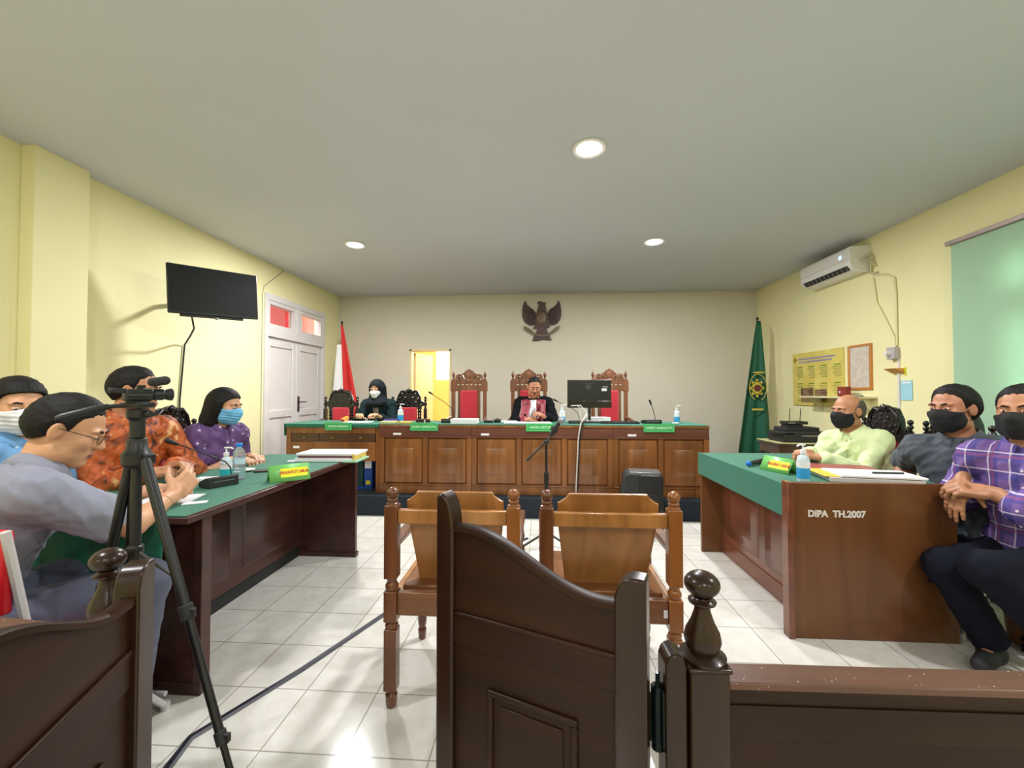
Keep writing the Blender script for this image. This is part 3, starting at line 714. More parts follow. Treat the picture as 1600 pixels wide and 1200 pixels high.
part('ribbon', curve_at(rb, [], .02, -.035), M_emb2, em)
tl = [E2(p) for p in [(470, 870), (770, 870), (820, 975), (740, 970), (630, 960), (540, 985), (430, 985)]]
part('tail_feathers', curve_at(tl, [], .022, -.018), M_emb, em)

# television
tv = thing('television', 'black flat television angled out on a bracket from the left wall', 'television', (0, 0, 0))
a = Vector((-3.13, 3.30, 2.14)); b = Vector((-2.721, 3.85, 2.178)); L = (b-a).length
ang = math.atan2(b.y-a.y, b.x-a.x); tv.location = (a+b)/2; tv.rotation_euler = (math.radians(0), math.radians(-2.5), ang)
part('bezel', MB().box((0, .02, 0), (L, .035, .425)), M_black, tv, bevel=.006)
part('screen', MB().box((0, .0015, .006), (L-.02, .003, .395)), plain('dark_screen_glass', (12, 16, 17), .38, coat=0, var=.02, spec=.3), tv)
part('rear_housing', MB().box((0, .055, -.03), (L*.7, .04, .28)), M_blackm, tv, bevel=.01)
part('speaker_bar', MB().box((-.02, .03, -.222), (L*.7, .03, .022)), M_black, tv, bevel=.005)
part('maker_badge', MB().sph((0, 0, -.236), (.02, .008, .012), 12, 8), M_steel, tv)
part('wall_bracket', MB().cyl((-.0, .07, 0), (-.12, .33, 0), .018).cyl((-.12, .33, 0), (-.02, .62, 0), .018).box((-.02, .638, 0), (.10, .02, .22), rz=math.pi/2-ang), M_blackm, tv)
c = part('television_cable', MB().tube([(-3.1, 3.52, 1.93), (-3.2, 3.66, 1.85), (-3.36, 3.80, 1.80), (-3.452, 3.84, 1.72), (-3.455, 3.80, 1.2), (-3.455, 3.78, .4), (-3.455, 3.78, .0)], .008, 8), M_blackm)
tag(c, 'black cable hanging down the left wall under the television', 'cable')
c = part('wall_cable', MB().tube([(XL+.008, 5.42, 2.915), (XL+.006, 5.2, 2.74), (XL+.006, 5.02, 2.60), (XL+.006, 4.99, 2.5), (XL+.006, 4.99, 0.0)], .005, 6), plain('grey_cable', (170, 168, 150), .5))
tag(c, 'thin grey cable running from the ceiling round the double door frame', 'cable')

# air conditioner on right wall: near end y 4.66, far end 5.5
ac = thing('air_conditioner', 'white split air conditioner high on the right wall', 'air conditioner', (XR, 5.08, 2.56))
M_ac = plain('white_ac_plastic', (232, 230, 226), .3, var=.01)
pr = [(0, 0), (-.10, -.005), (-.175, .02), (-.215, .07), (-.222, .12), (-.22, .25), (-.205, .27), (0, .275)]
m = MB(); m.prism([(x, z) for x, z in pr], -.42, .42, 'xz'); part('body', m, M_ac, ac, bevel=.006)
part('front_seam', MB().bx(-.2235, -.2195, -.42, .42, .135, .138), M_steel, ac)
M45 = Matrix.Translation((-.198, 0, .042)) @ Matrix.Rotation(math.radians(-128.6), 4, 'Y')
ov = part('air_outlet', MB().box((0, 0, 0), (.058, .74, .008), M45), M_blackm, ac)
m = MB()
for k in range(11): m.box((0, -.35+.07*k, .004), (.05, .014, .006), M45)
part('outlet_vanes', m, M_steel, ov)
part('status_display', MB().bx(-.2245, -.2215, -.30, -.265, .165, .20), emis('blue_display', (.1, .35, 1, 1), 5), ac)
m = MB().tube([(-.05, -.42, .17), (-.03, -.47, .13), (-.03, -.46, .05), (-.012, -.43, -.03), (-.012, -.52, -.05)], .012, 8).tube([(-.12, -.421, .12), (-.10, -.46, .10), (-.05, -.48, .08), (-.014, -.5, .02)], .008, 8).tube([(-.1, -.42, .08), (-.09, -.45, .15), (-.05, -.47, .12), (-.02, -.44, .20)], .006, 8)
part('refrigerant_pipes', m, plain('beige_pipe_tape', (196, 190, 150), .6), ac)
c = part('wall_cable', MB().tube([(XR-.012, 4.62, 2.50), (XR-.012, 4.45, 2.46), (XR-.012, 4.36, 2.40), (XR-.012, 4.345, 2.25), (XR-.012, 4.345, 1.72)], .009, 8), plain('cream_conduit', (222, 216, 170), .5))
tag(c, 'cream conduit dropping from the air conditioner to the wall socket', 'cable')
c = part('wall_cable', MB().tube([(XR-.01, 4.62, 2.47), (XR-.012, 4.58, 2.2), (XR-.012, 4.46, 1.98), (XR-.012, 4.37, 1.80), (XR-.012, 4.362, 1.70)], .007, 8), MATS['cream_conduit'])
tag(c, 'loose cream cable curving from the air conditioner down beside the conduit', 'cable')
sk = thing('wall_socket', 'grey wall switch box with white plug at the end of the conduit', 'wall socket', (XR, 4.37, 1.645))
part('box', MB().box((-.03, 0, 0), (.06, .09, .12)), plain('grey_plastic', (176, 172, 176), .45), sk, bevel=.008)
part('plug', MB().cyl((-.06, .01, .0), (-.10, .01, 0), .026, .02), M_white, sk)
c = part('trunking', MB().bx(XR-.015, XR-.001, 4.325, 4.345, .3, 1.585), M_white); tag(c, 'vertical white cable trunking below the wall socket', 'cable trunking')
orf = thing('wall_bracket_shelf', 'small orange wedge bracket above the pale blue card', 'bracket', (XR, 4.34, 1.44))
part('wedge', MB().prism([(0, 0), (-.09, .045), (-.10, .05), (0, .05)], -.07, .07, 'xz'), plain('orange_wood', (204, 140, 50), .5), orf, bevel=.002)
part('strap', MB().bx(-.012, -.001, -.08, -.07, -.02, .06), M_yel, orf)
bl_ = thing('wall_card', 'pale blue card hanging on the right wall below the orange bracket', 'card', (XR, 4.255, 1.275))
part('card', MB().box((-.006, 0, 0), (.006, .125, .19)), plain('pale_blue_card', (160, 212, 226), .5), bl_, bevel=.001)
part('white_strip', MB().box((-.0095, 0, .075), (.001, .09, .015)), M_paper, bl_)
# posters
def poster_mat():
    m, nt, b = newmat('yellow_notice_print')
    n = N(nt, 'ShaderNodeTexNoise'); n.inputs['Scale'].default_value = 6; nt.links.new(coords(nt).outputs[0], n.inputs[0])
    r = ramp(nt, n.outputs[0], [(.3, lin((212, 190, 92))), (.7, lin((226, 212, 116)))]); nt.links.new(r.outputs[0], b.inputs['Base Color'])
    b.inputs['Roughness'].default_value = .3; return m
po = thing('wall_poster', 'large yellow notice board with rows of text on the right wall', 'poster', (XR, 5.55, 1.435))
part('board', MB().box((-.01, 0, 0), (.02, .96, .70)), poster_mat(), po, bevel=.003)
part('header_text', MB().bx(-.0222, -.021, -.36, .36, .255, .275).bx(-.0222, -.021, -.30, .33, .215, .235), plain('lilac_print', (150, 140, 170), .5), po)
part('seal', MB().cyl((-.021, .42, .26), (-.0222, .42, .26), .035), plain('gold_seal', (170, 130, 30), .5), po)
m = MB()
for r_ in range(3):
    for c_ in range(4): m.bx(-.0222, -.021, .32-.235*c_-.06, .32-.235*c_+.05, .15-.22*r_, .165-.22*r_)
part('column_headings', m, plain('green_print', (120, 150, 30), .5), po)
m = MB()
for c_ in range(4):
    for r_ in range(2):
        for k in range(6): m.bx(-.0218, -.021, .33-.235*c_-.08, .33-.235*c_+.07-.02*(k % 3), .125-.22*r_-.022*k, .134-.22*r_-.022*k)
part('body_text', m, plain('grey_green_print', (150, 150, 80), .5), po)
m = MB(); m.bx(-.0218, -.021, .05, .30, -.31, -.12).bx(-.0218, -.021, -.20, .02, -.30, -.14)
part('photographs', m, plain('brown_print_photo', (140, 110, 80), .5, var=.3, scale=30), po)
df = thing('framed_document', 'framed document in a narrow orange wooden frame beside the yellow notice', 'picture frame', (XR, 4.83, 1.535))
part('document', MB().box((-.008, 0, 0), (.008, .29, .47)), plain('grey_document', (206, 196, 182), .5, var=.12, scale=18), df)
part('frame', MB().bx(-.02, 0, -.17, -.14, -.25, .25).bx(-.02, 0, .14, .17, -.25, .25).bx(-.02, 0, -.14, .14, .225, .25).bx(-.02, 0, -.14, .14, -.25, -.225), wood('orange_frame_wood', (180, 110, 40), (206, 140, 60), .4), df, bevel=.003)
sh = thing('wall_shelf', 'cream wall shelf under the framed document', 'shelf', (XR, 5.08, 1.20))
M_cream = plain('cream_laminate', (220, 214, 172), .5)
part('board', MB().box((-.11, 0, 0), (.22, .95, .02)), M_cream, sh, bevel=.003)
for y in (-.40, .36): part('bracket', MB().prism([(-.18, -.01), (0, -.01), (0, -.16)], y, y+.02, 'xz'), M_cream, sh, bevel=.002)
rbx = thing('red_box', 'small dark red box standing on the wall shelf', 'box', (3.42, 4.90, 1.21))
part('box', MB().box((0, 0, .055), (.06, .125, .11)), plain('dark_red_card', (140, 46, 40), .45), rbx, bevel=.002)
part('white_dot', MB().cyl((-.0302, .025, .05), (-.032, .025, .05), .011), M_paper, rbx)
rb2 = thing('stapler', 'small grey object lying on the wall shelf right of the red box', 'desk object', (3.42, 4.70, 1.21))
part('body', MB().sph((0, 0, .012), (.03, .06, .014), 12, 8), plain('grey_green_plastic', (150, 155, 130), .5), rb2)
part('base', MB().box((0, 0, .004), (.05, .11, .008)), M_steel, rb2, bevel=.002)

# flags
def flag(name, label, x, y, ztop, mats, spread, colors):
    t = thing(name, label, 'flag', (x, y, .2))
    part('pole', MB().lathe([(.10, 0), (.10, .02), (.02, .035), (.013, .05), (.013, ztop-.2-.05)], (0, 0, 0), 16), plain('dark_flag_pole', (64, 30, 24), .4), t)
    part('finial', MB().lathe(finial(.02, .07), (0, 0, ztop-.2-.05), 12), plain('dark_flag_pole', (64, 30, 24), .4), t)
    return t
def flag_cloth(nm, mat, parent, zt, zb, ztop_all, zbot_all, w0, w1, u0, u1, skew, ph=0.):
    g = []
    for i in range(26):
        z = zt+(zb-zt)*i/25; v = (ztop_all-z)/(ztop_all-zbot_all); w = w0+(w1-w0)*(v**.9); row = []
        for k in range(41):
            u = u0+(u1-u0)*k/40
            row.append((skew*v+(u-.5)*w, -.035-.025*v*math.sin(u*15+ph+v*1.5)-.03*v*math.sin(u*7+1+ph), z))
        g.append(row)
    return part(nm, MB().sheet(g), mat, parent, solid=.003, ang=80)
M_flagred = plain('red_flag_cloth', (200, 32, 28), .7, var=.06); M_flagwhite = plain('white_flag_cloth', (228, 228, 224), .7); M_flaggreen = plain('green_flag_cloth', (12, 84, 60), .65, var=.08)
f1 = flag('flag', 'hanging red and white flag in the back left corner', -3.07, 6.3, 2.36, None, 1, None)
flag_cloth('red_field', M_flagred, f1, 2.10, .62, 2.12, .62, .05, .46, .42, 1, .10)
flag_cloth('white_field', M_flagwhite, f1, 1.80, .62, 2.12, .62, .05, .46, 0.0, .43, .10)
f2 = flag('flag', 'hanging dark green court flag with gold emblem in the back right corner', 3.20, 6.3, 2.35, None, 1, None)
flag_cloth('green_field', M_flaggreen, f2, 2.10, .12, 2.12, .12, .05, .50, 0, 1, -.09, .8)
def fl(pts): return [(p[0], p[1]) for p in pts]
M_gold = plain('gold_embroidery', (200, 180, 70), .5, var=.15, scale=40)
e = MB()
for k in range(8):
    a = 2*math.pi*k/8; e.prism([(.075*math.cos(a-.3), .075*math.sin(a-.3)), (.115*math.cos(a-.12), .115*math.sin(a-.12)), (.115*math.cos(a+.12), .115*math.sin(a+.12)), (.075*math.cos(a+.3), .075*math.sin(a+.3))], -.003, .003)
e.prism(ell2(0, 0, .085, .085, 20), -.003, .004); e.bm.transform(Matrix.Translation((-.065, -.098, 1.12)) @ Matrix.Diagonal((.85, 1, 1.15, 1)))
part('gold_star_emblem', e, M_gold, f2)
e = MB().prism(ell2(0, 0, .05, .05, 16), -.002, .003); e.bm.transform(Matrix.Translation((-.063, -.104, 1.12)))
part('emblem_centre', e, plain('dark_red_embroidery', (96, 40, 44), .6), f2)
e = MB(); ring = [(.15*math.cos(a), .19*math.sin(a)) for a in np.linspace(-1.2, 4.34, 30)]
e.tube([(p[0]*.8-.05, -.097, p[1]+1.13) for p in ring], .005, 6); e.bx(-.14, .02, -.099, -.093, .80, .825)
e.bx(-.11, .04, -.099, -.093, 1.335, 1.355)
part('gold_border', e, M_gold, f2)
part('yellow_fringe', MB().tube([(.02, .02, 1.35), (.05, .02, 1.0), (.08, .02, .75), (.10, .02, .62)], [.008, .016, .02, .012], 8), plain('yellow_cord', (200, 176, 60), .6), f2)

# corner table with printer and router
ct = thing('corner_table', 'small dark wooden table with curved pale edge in the back right corner', 'table', (2.98, 5.05, .2))
pts = [(-.31, -.20), (-.15, -.245), (.05, -.26), (.25, -.25), (.38, -.20), (.38, .25), (-.31, .25)]
part('table_top', MB().prism(pts, .462, .484, 'xy'), wood('brown_table_wood', (60, 40, 26), (84, 58, 36), .35, 0), ct, bevel=.003)
part('pale_edge', MB().prism([(x*1.012, y*1.012) for x, y in pts], .484, .492, 'xy'), plain('pale_edge_strip', (200, 196, 140), .4), ct, bevel=.001)
part('apron', MB().prism([(x*.93, y*.93) for x, y in pts], .36, .462, 'xy'), MATS['brown_table_wood'], ct)
for x, y in ((-.27, -.17), (.33, -.17), (-.27, .21), (.33, .21)): part('leg', MB().box((x, y, .18), (.05, .05, .36)), M_ebony, ct, bevel=.003)
pn = thing('printer', 'black printer on the corner table', 'printer', (2.99, 5.03, .692))
part('body', MB().prism([(-.17, 0), (.17, 0), (.17, .10), (.10, .17), (-.17, .17)], -.24, .28, 'yz') if False else MB().box((0, 0, .06), (.50, .32, .12)).box((.0, .03, .14), (.38, .24, .05)), M_blackm, pn, bevel=.012)
part('paper_tray', MB().box((-.21, -.05, .10), (.16, .22, .02), Matrix.Rotation(math.radians(0), 4, 'Y')), M_black, pn, bevel=.004)
part('front_label', MB().box((.04, -.1612, .075), (.18, .002, .014)), M_steel, pn)
ro = thing('wifi_router', 'black router with thin antennas on top of the printer', 'router', (2.94, 5.02, .857))
part('body', MB().box((0, 0, .05), (.24, .14, .035)).box((-.02, 0, .015), (.18, .12, .03)), M_black, ro, bevel=.006)
for x in (-.02, .10): part('antenna', MB().cyl((x, .05, .06), (x+.01, .05, .21), .004), M_black, ro)
part('front_lights', MB().box((-.06, -.071, .052), (.08, .002, .016)), M_steel, ro)

# ================================================================ floor-standing equipment
sp = thing('loudspeaker', 'black portable loudspeaker standing on the floor before the bench', 'loudspeaker', (.93, 3.92, 0), math.radians(-8))
m = MB(); m.prism([(-.16, -.17), (.20, -.13), (.20, .13), (-.16, .17)], 0, .53, 'xy')
me_ = part('cabinet', MB().prism([(-.22, 0), (.19, 0), (.19, .50), (.17, .53), (-.12, .53), (-.15, .50)], -.12, .12, 'xz'), M_blackm, sp, bevel=.018)
part('rear_panel', MB().prism([(-.02, .02), (.18, .02), (.18, .49), (.16, .515), (.0, .515), (-.02, .49)], -.132, -.118, 'xz'), M_black, sp, bevel=.008)
part('handle_recess', MB().box((.085, -.134, .40), (.11, .01, .06)), plain('deep_black', (6, 7, 7), .6), sp, bevel=.004)
part('input_recess', MB().box((.03, -.134, .24), (.07, .01, .09)).box((.155, -.134, .26), (.03, .01, .07)), MATS['deep_black'], sp, bevel=.004)
part('top_trim', MB().bx(-.10, .17, -.10, .10, .53, .536), M_steel, sp, bevel=.003)
part('leads', MB().tube([(.05, -.142, .25), (.03, -.16, .18), (-.01, -.17, .10), (-.03, -.16, .012)], .005, 6).tube([(.08, -.142, .22), (.06, -.16, .15), (.03, -.17, .08), (.02, -.16, .012)], .005, 6), M_white, sp)
ms = thing('microphone_stand', 'black boom microphone stand on the floor between the witness chairs and the bench', 'microphone stand', (.06, 3.45, 0))
part('pole', MB().cyl((0, 0, .08), (0, 0, .55), .014).cyl((0, 0, .55), (0, 0, .83), .010).lathe([(.018, .50), (.020, .58), (.014, .60)], (0, 0, 0), 12), M_black, ms)
part('clutch', MB().sph((0, 0, .845), .02).cyl((-.02, 0, .845), (.035, 0, .845), .008), M_black, ms)
part('boom', MB().cyl((-.15, .0, .70), (.10, 0, .95), .007).cyl((-.16, 0, .69), (-.12, 0, .73), .011), M_black, ms)
for k in range(3):
    a = math.radians(90+120*k); part('leg', MB().cyl((0, 0, .11), (.26*math.cos(a), .26*math.sin(a), .012), .009).sph((.26*math.cos(a), .26*math.sin(a), .012), .012, 8, 6), M_black, ms)
mc = thing('microphone', 'silver-headed handheld microphone clipped to the boom stand', 'microphone', (.165, 3.45, 1.0))
part('handle', MB().cyl((-.075, 0, -.10), (.0, 0, .0), .012, .017), M_black, mc)
part('grille', MB().sph((.018, 0, .022), .028), plain('silver_grille', (150, 150, 150), .4, metal=.8, bmp=.6, bscale=900), mc)
part('clip', MB().cyl((-.062, 0, -.062), (-.035, 0, -.03), .022, .022), M_blackm, mc)
c = part('monitor_cable', MB().tube([(.50, 4.40, 1.03), (.47, 4.31, 1.0), (.425, 4.272, .94), (.40, 4.262, .80), (.385, 4.266, .5), (.375, 4.262, .30), (.37, 4.24, .21), (.30, 4.17, .205), (.28, 4.14, .15), (.27, 4.12, .01)], .0075, 8), plain('grey_white_cable', (196, 188, 176), .5)); tag(c, 'pale cable hanging from the monitor down the front of the bench', 'cable')
c = part('monitor_cable', MB().tube([(.52, 4.40, 1.02), (.485, 4.31, .98), (.445, 4.268, .93), (.415, 4.264, .80), (.402, 4.266, .5), (.392, 4.262, .30), (.385, 4.24, .21), (.33, 4.17, .207)], .0065, 8), M_black); tag(c, 'black cable hanging beside the pale cable on the bench front', 'cable')
# binder below clerk desk
bd = thing('archive_binder', 'blue lever-arch binder with white label under the clerk desk', 'binder', (-1.855, 4.45, .2), math.radians(-3))
M_blue = plain('blue_binder_card', (20, 70, 160), .5)
part('cover', MB().box((0, .14, .165), (.09, .30, .33)), M_blue, bd, bevel=.003)
part('spine_label', MB().box((0, -.012, .275), (.075, .003, .09)), M_paper, bd); part('yellow_mark', MB().box((0, -.012, .075), (.05, .003, .045)), M_yel, bd)
bd2 = thing('file_box', 'dark green file box with blue base beside the binder under the clerk desk', 'box', (-2.02, 4.46, .2))
part('box', MB().box((0, .14, .19), (.20, .28, .32)), plain('dark_green_card', (10, 60, 56), .6), bd2, bevel=.003)
part('base_tray', MB().box((0, .14, .015), (.215, .30, .03)), M_blue, bd2, bevel=.002)

# ================================================================ desk items
M_pump = plain('white_pump_plastic', (236, 236, 240), .3)
def bottle_mat(name, c, tr=.6, rough=.08):
    m, nt, b = newmat(name); b.inputs['Base Color'].default_value = lin(c); b.inputs['Transmission Weight'].default_value = tr; b.inputs['Roughness'].default_value = rough; b.inputs['IOR'].default_value = 1.35
    n = N(nt, 'ShaderNodeTexNoise'); n.inputs['Scale'].default_value = 30; nt.links.new(coords(nt).outputs[0], n.inputs[0]); bump(nt, b, n.outputs[0], .05, .001); return m
M_gel = bottle_mat('clear_gel_bottle', (226, 240, 248), .35); M_bluelab = plain('blue_label', (50, 160, 220), .4, var=.05); M_teal = plain('teal_label', (40, 180, 190), .4)
def sanitizer(label, loc, s=1., lab=None, rz=0):
    t = thing('sanitizer_bottle', label, 'bottle', loc, rz, 'hand sanitizer bottles')
    r = .031
    part('bottle', MB().lathe([(r*.93*s, 0), (r*s, .006*s), (r*s, .115*s), (r*.8*s, .135*s), (r*.42*s, .145*s), (r*.4*s, .155*s)], n=24), M_gel, t)
    part('label', MB().lathe([(r*1.02*s, .018*s), (r*1.02*s, .075*s)], n=24), lab or M_bluelab, t)
    part('white_label_top', MB().lathe([(r*1.015*s, .0755*s), (r*1.015*s, .108*s)], n=24), M_pump, t)
    part('pump', MB().lathe([(.015*s, .152*s), (.015*s, .17*s), (.005*s, .172*s), (.005*s, .195*s), (.012*s, .196*s), (.012*s, .203*s)], n=16).tube([(.0, 0, .199*s), (.03*s, 0, .199*s), (.042*s, 0, .192*s)], .005*s, 8), M_pump, t)
    return t
TB = .925
sanitizer('hand sanitizer bottle beside the woman in the dark headscarf', (-1.56, 4.62, TB), 1.0)
sanitizer('hand sanitizer bottle standing in front of the judge behind the floor microphone', (.245, 4.42, TB), 1.0)
sanitizer('hand sanitizer bottle at the far right end of the bench', (1.47, 4.55, TB), .95)
sanitizer('hand sanitizer bottle with teal label on the left counsel desk', (-1.70, 2.17, .769), .92, M_teal)
sanitizer('large hand sanitizer bottle on the right counsel desk', (1.405, 2.32, .779), .98, rz=math.radians(200))
def water_mat():
    m, nt, b = newmat('clear_pet_plastic'); b.inputs['Transmission Weight'].default_value = .85; b.inputs['Base Color'].default_value = lin((225, 238, 245)); b.inputs['Roughness'].default_value = .06; b.inputs['IOR'].default_value = 1.2
    w_ = N(nt, 'ShaderNodeTexWave', bands_direction='Z'); w_.inputs['Scale'].default_value = 22; nt.links.new(coords(nt).outputs[0], w_.inputs[0]); bump(nt, b, w_.outputs[0], .4, .003); return m
wb = thing('water_bottle', 'clear plastic water bottle with blue cap on the left counsel desk', 'bottle', (-1.675, 2.235, .769))
part('bottle', MB().lathe([(.026, 0), (.031, .006), (.031, .06), (.028, .068), (.031, .076), (.031, .13), (.027, .155), (.014, .175), (.013, .182)], n=24), water_mat(), wb)
part('cap', MB().lathe([(.0155, .180), (.0155, .198), (.013, .2)], n=20), plain('blue_cap', (20, 130, 220), .35), wb)
part('label', MB().lathe([(.0313, .085), (.0313, .115)], n=24), plain('pale_blue_label', (190, 215, 230), .4), wb)
def gooseneck(label, loc, rz, path, box=(.12, .15, .04), hd=.012):
    t = thing('gooseneck_microphone', label, 'microphone', loc, rz, 'conference microphones')
    part('base', MB().prism([(-box[1]/2, 0), (box[1]/2, 0), (box[1]/2, box[2]*.5), (-box[1]*.15, box[2]), (-box[1]/2, box[2]*1.0)], -box[0]/2, box[0]/2, 'yz'), M_blackm, t, bevel=.004)
    part('neck', MB().tube(path, .0035, 8), M_black, t)
    a = Vector(path[-2]); b = Vector(path[-1]); d = (b-a).normalized()
    part('microphone_head', MB().cyl(b-d*.01, b+d*.035, .007, hd, 12).sph(b+d*.04, hd, 12, 8), M_black, t)
    part('model_strip', MB().box((0, -box[1]/2-.001, box[2]*.6), (box[0]*.7, .002, .005)), M_steel, t)
    return t
gooseneck('black gooseneck microphone on the left unit of the bench, bending left', (-.985, 4.50, TB), 0, [(.05, 0, .03), (.055, 0, .10), (.03, 0, .16), (-.04, 0, .22), (-.12, 0, .27), (-.18, 0, .31)], (.14, .12, .045))
gooseneck('black gooseneck microphone in front of the judge, bending towards him', (.40, 4.52, TB), 0, [(.03, 0, .03), (.035, 0, .07), (.01, 0, .12), (-.06, 0, .17), (-.15, .0, .21), (-.20, .0, .235)], (.16, .12, .03))
gooseneck('black gooseneck microphone on the right unit of the bench, standing nearly upright', (1.20, 4.55, TB), 0, [(.045, 0, .03), (.035, 0, .09), (.02, 0, .15), (.0, 0, .205)], (.19, .14, .04))
gooseneck('black gooseneck microphone on the left counsel desk bending far to the left', (-1.66, 2.07, .769), math.radians(65), [(.05, -.02, .03), (.055, .0, .085), (.045, .03, .115), (0, .10, .15), (-.06, .18, .19), (-.10, .22, .215)], (.145, .10, .05), .014)
# the tall dark mic base reads as a wedge: rest of bench items
def flatpaper(name, label, cat, pts, z, h, mat, group=None, **kw):
    o = part(name, MB().prism(pts, z, z+h, 'xy'), mat, None, **kw); tag(o, label, cat, group); return o
def rot(cx, cy, w, d, a):
    c, s = math.cos(a), math.sin(a); return [(cx+x*c-y*s, cy+x*s+y*c) for x, y in ((-w/2, -d/2), (w/2, -d/2), (w/2, d/2), (-w/2, d/2))]
mo = thing('computer_monitor', 'black computer monitor seen from behind on the right of the judge', 'monitor', (.55, 4.60, TB), math.radians(0))
part('housing', MB().box((0, 0, .315), (.475, .03, .305)), M_black, mo, bevel=.006)
part('rear_lower_band', MB().box((0, -.02, .20), (.475, .02, .075)), plain('glossy_black', (12, 12, 13), .2), mo, bevel=.004)
part('stand', MB().box((0, -.012, .13), (.03, .02, .20)).box((0, -.01, .008), (.22, .16, .016)), M_black, mo, bevel=.004)
part('round_logo', MB().cyl((-.01, -.0155, .39), (-.01, -.017, .39), .03, n=20).box((-.01, -.016, .425), (.11, .002, .006)), plain('grey_emboss', (62, 62, 64), .4), mo)
part('white_label', MB().box((.16, -.016, .36), (.055, .002, .03)), M_paper, mo); part('grey_sticker', MB().box((.17, -.016, .392), (.06, .002, .015)), M_steel, mo)
part('cables', MB().tube([(-.2, -.035, .185), (-.10, -.05, .19), (-.05, -.06, .13), (-.03, -.07, .02)], .005, 6).tube([(-.14, -.035, .19), (-.10, -.05, .16), (-.11, -.07, .02)], .005, 6), M_white, mo)
kb = thing('keyboard', 'black keyboard lying on the bench right of the monitor', 'keyboard', (.86, 4.52, TB))
part('case', MB().box((0, 0, .009), (.40, .13, .018)), M_black, kb, bevel=.004)
m = MB()
for r_ in range(4):
    for k in range(14): m.box((-.18+.0275*k, -.045+.028*r_, .020), (.021, .021, .005))
part('keys', m, M_blackm, kb)['kind'] = 'stuff'
def ream(name, label, cat, loc, rz, size, n, mat, seed=1):
    rnd = random.Random(seed); t = thing(name, label, cat, loc, rz)
    part('sheets', MB().box((0, 0, size[2]/2), size), mat, t, bevel=.001)
    part('top_sheet', MB().box((.004, -.003, size[2]+.001), (size[0]*.99, size[1]*.99, .001), Matrix.Rotation(.04, 4, 'Z')), mat, t)
    return t
wt = thing('paper_tray', 'white paper sign board lying against the left microphone on the bench', 'tray', (-.79, 4.43, TB))
part('tray', MB().box((0, 0, .022), (.28, .18, .044)), M_paper, wt, bevel=.002); part('lid', MB().box((0, 0, .046), (.285, .185, .004)), M_paper, wt, bevel=.001)
ream('paper_stack', 'open white papers spread in front of the judge', 'papers', (-.12, 4.50, TB), .03, (.50, .24, .006), 3, M_paper)
ream('paper_stack', 'white papers on the bench left of the judge', 'papers', (-.36, 4.62, TB), -.2, (.21, .16, .012), 3, M_paper)
ream('paper_stack', 'stack of papers behind the stand of the monitor', 'papers', (.66, 4.75, TB), .2, (.24, .18, .05), 3, M_paper)
pl = thing('mobile_phone', 'small black gadgets on the bench in front of the left judge chair', 'phone', (-.55, 4.52, TB), .2)
part('case', MB().box((0, 0, .012), (.10, .06, .024)), M_black, pl, bevel=.004); part('screen', MB().box((0, 0, .0245), (.085, .05, .002)), MATS['dark_screen_glass'], pl)
pl = thing('camera_flash', 'black rounded gadget on the bench left of the judge', 'gadget', (-.455, 4.56, TB), 0)
part('body', MB().sph((0, 0, .022), (.045, .03, .022), 14, 10), M_black, pl); part('foot', MB().box((0, 0, .004), (.07, .05, .008)), M_blackm, pl)
# clerk's items
ream('paper_stack', 'white sheets in front of the woman in the headscarf', 'papers', (-1.98, 4.45, TB), .1, (.30, .20, .008), 2, M_paper)
ream('file_folder', 'cream folder on the clerk desk beside the woman in the headscarf', 'folder', (-1.62, 4.42, TB+.0), .05, (.16, .14, .018), 2, plain('cream_folder', (226, 214, 150), .6))
ream('file_folder', 'purple folder standing behind the cream folder on the clerk desk', 'folder', (-1.66, 4.60, TB), .3, (.16, .10, .03), 2, plain('purple_folder', (84, 70, 150), .6))
ream('file_folder', 'orange-yellow folder on the bench right of the cream folder', 'folder', (-1.44, 4.42, TB), -.1, (.14, .12, .012), 2, plain('orange_folder', (236, 180, 70), .6))
gk = thing('snack_pack', 'crumpled yellow and orange snack pack on the clerk desk', 'snack', (-2.14, 4.47, TB))
part('wrapper', MB().sph((0, 0, .028), (.045, .03, .026), 7, 5).sph((.02, .0, .05), (.03, .02, .02), 6, 4), plain('yellow_orange_wrapper', (228, 150, 50), .4, var=.5, scale=40), gk); part('red_print', MB().box((-.01, -.03, .025), (.03, .006, .02)), M_red, gk)
pb = thing('pencil_box', 'dark brown box on the bench behind the second green nameplate', 'box', (-1.28, 4.55, TB))
part('box', MB().box((0, 0, .018), (.14, .08, .036)), plain('dark_brown_card', (60, 30, 26), .5), pb, bevel=.002); part('white_cap', MB().cyl((.03, -.05, 0), (.03, -.05, .03), .006), M_paper, pb)
ps = thing('plate', 'small white dish beside the right hand sanitizer on the bench', 'dish', (1.42, 4.44, TB))
part('dish', MB().lathe([(.02, 0), (.035, .012), (.033, .014)], n=20), M_paper, ps); part('napkin', MB().box((0, 0, .012), (.03, .03, .006)), M_paper, ps)

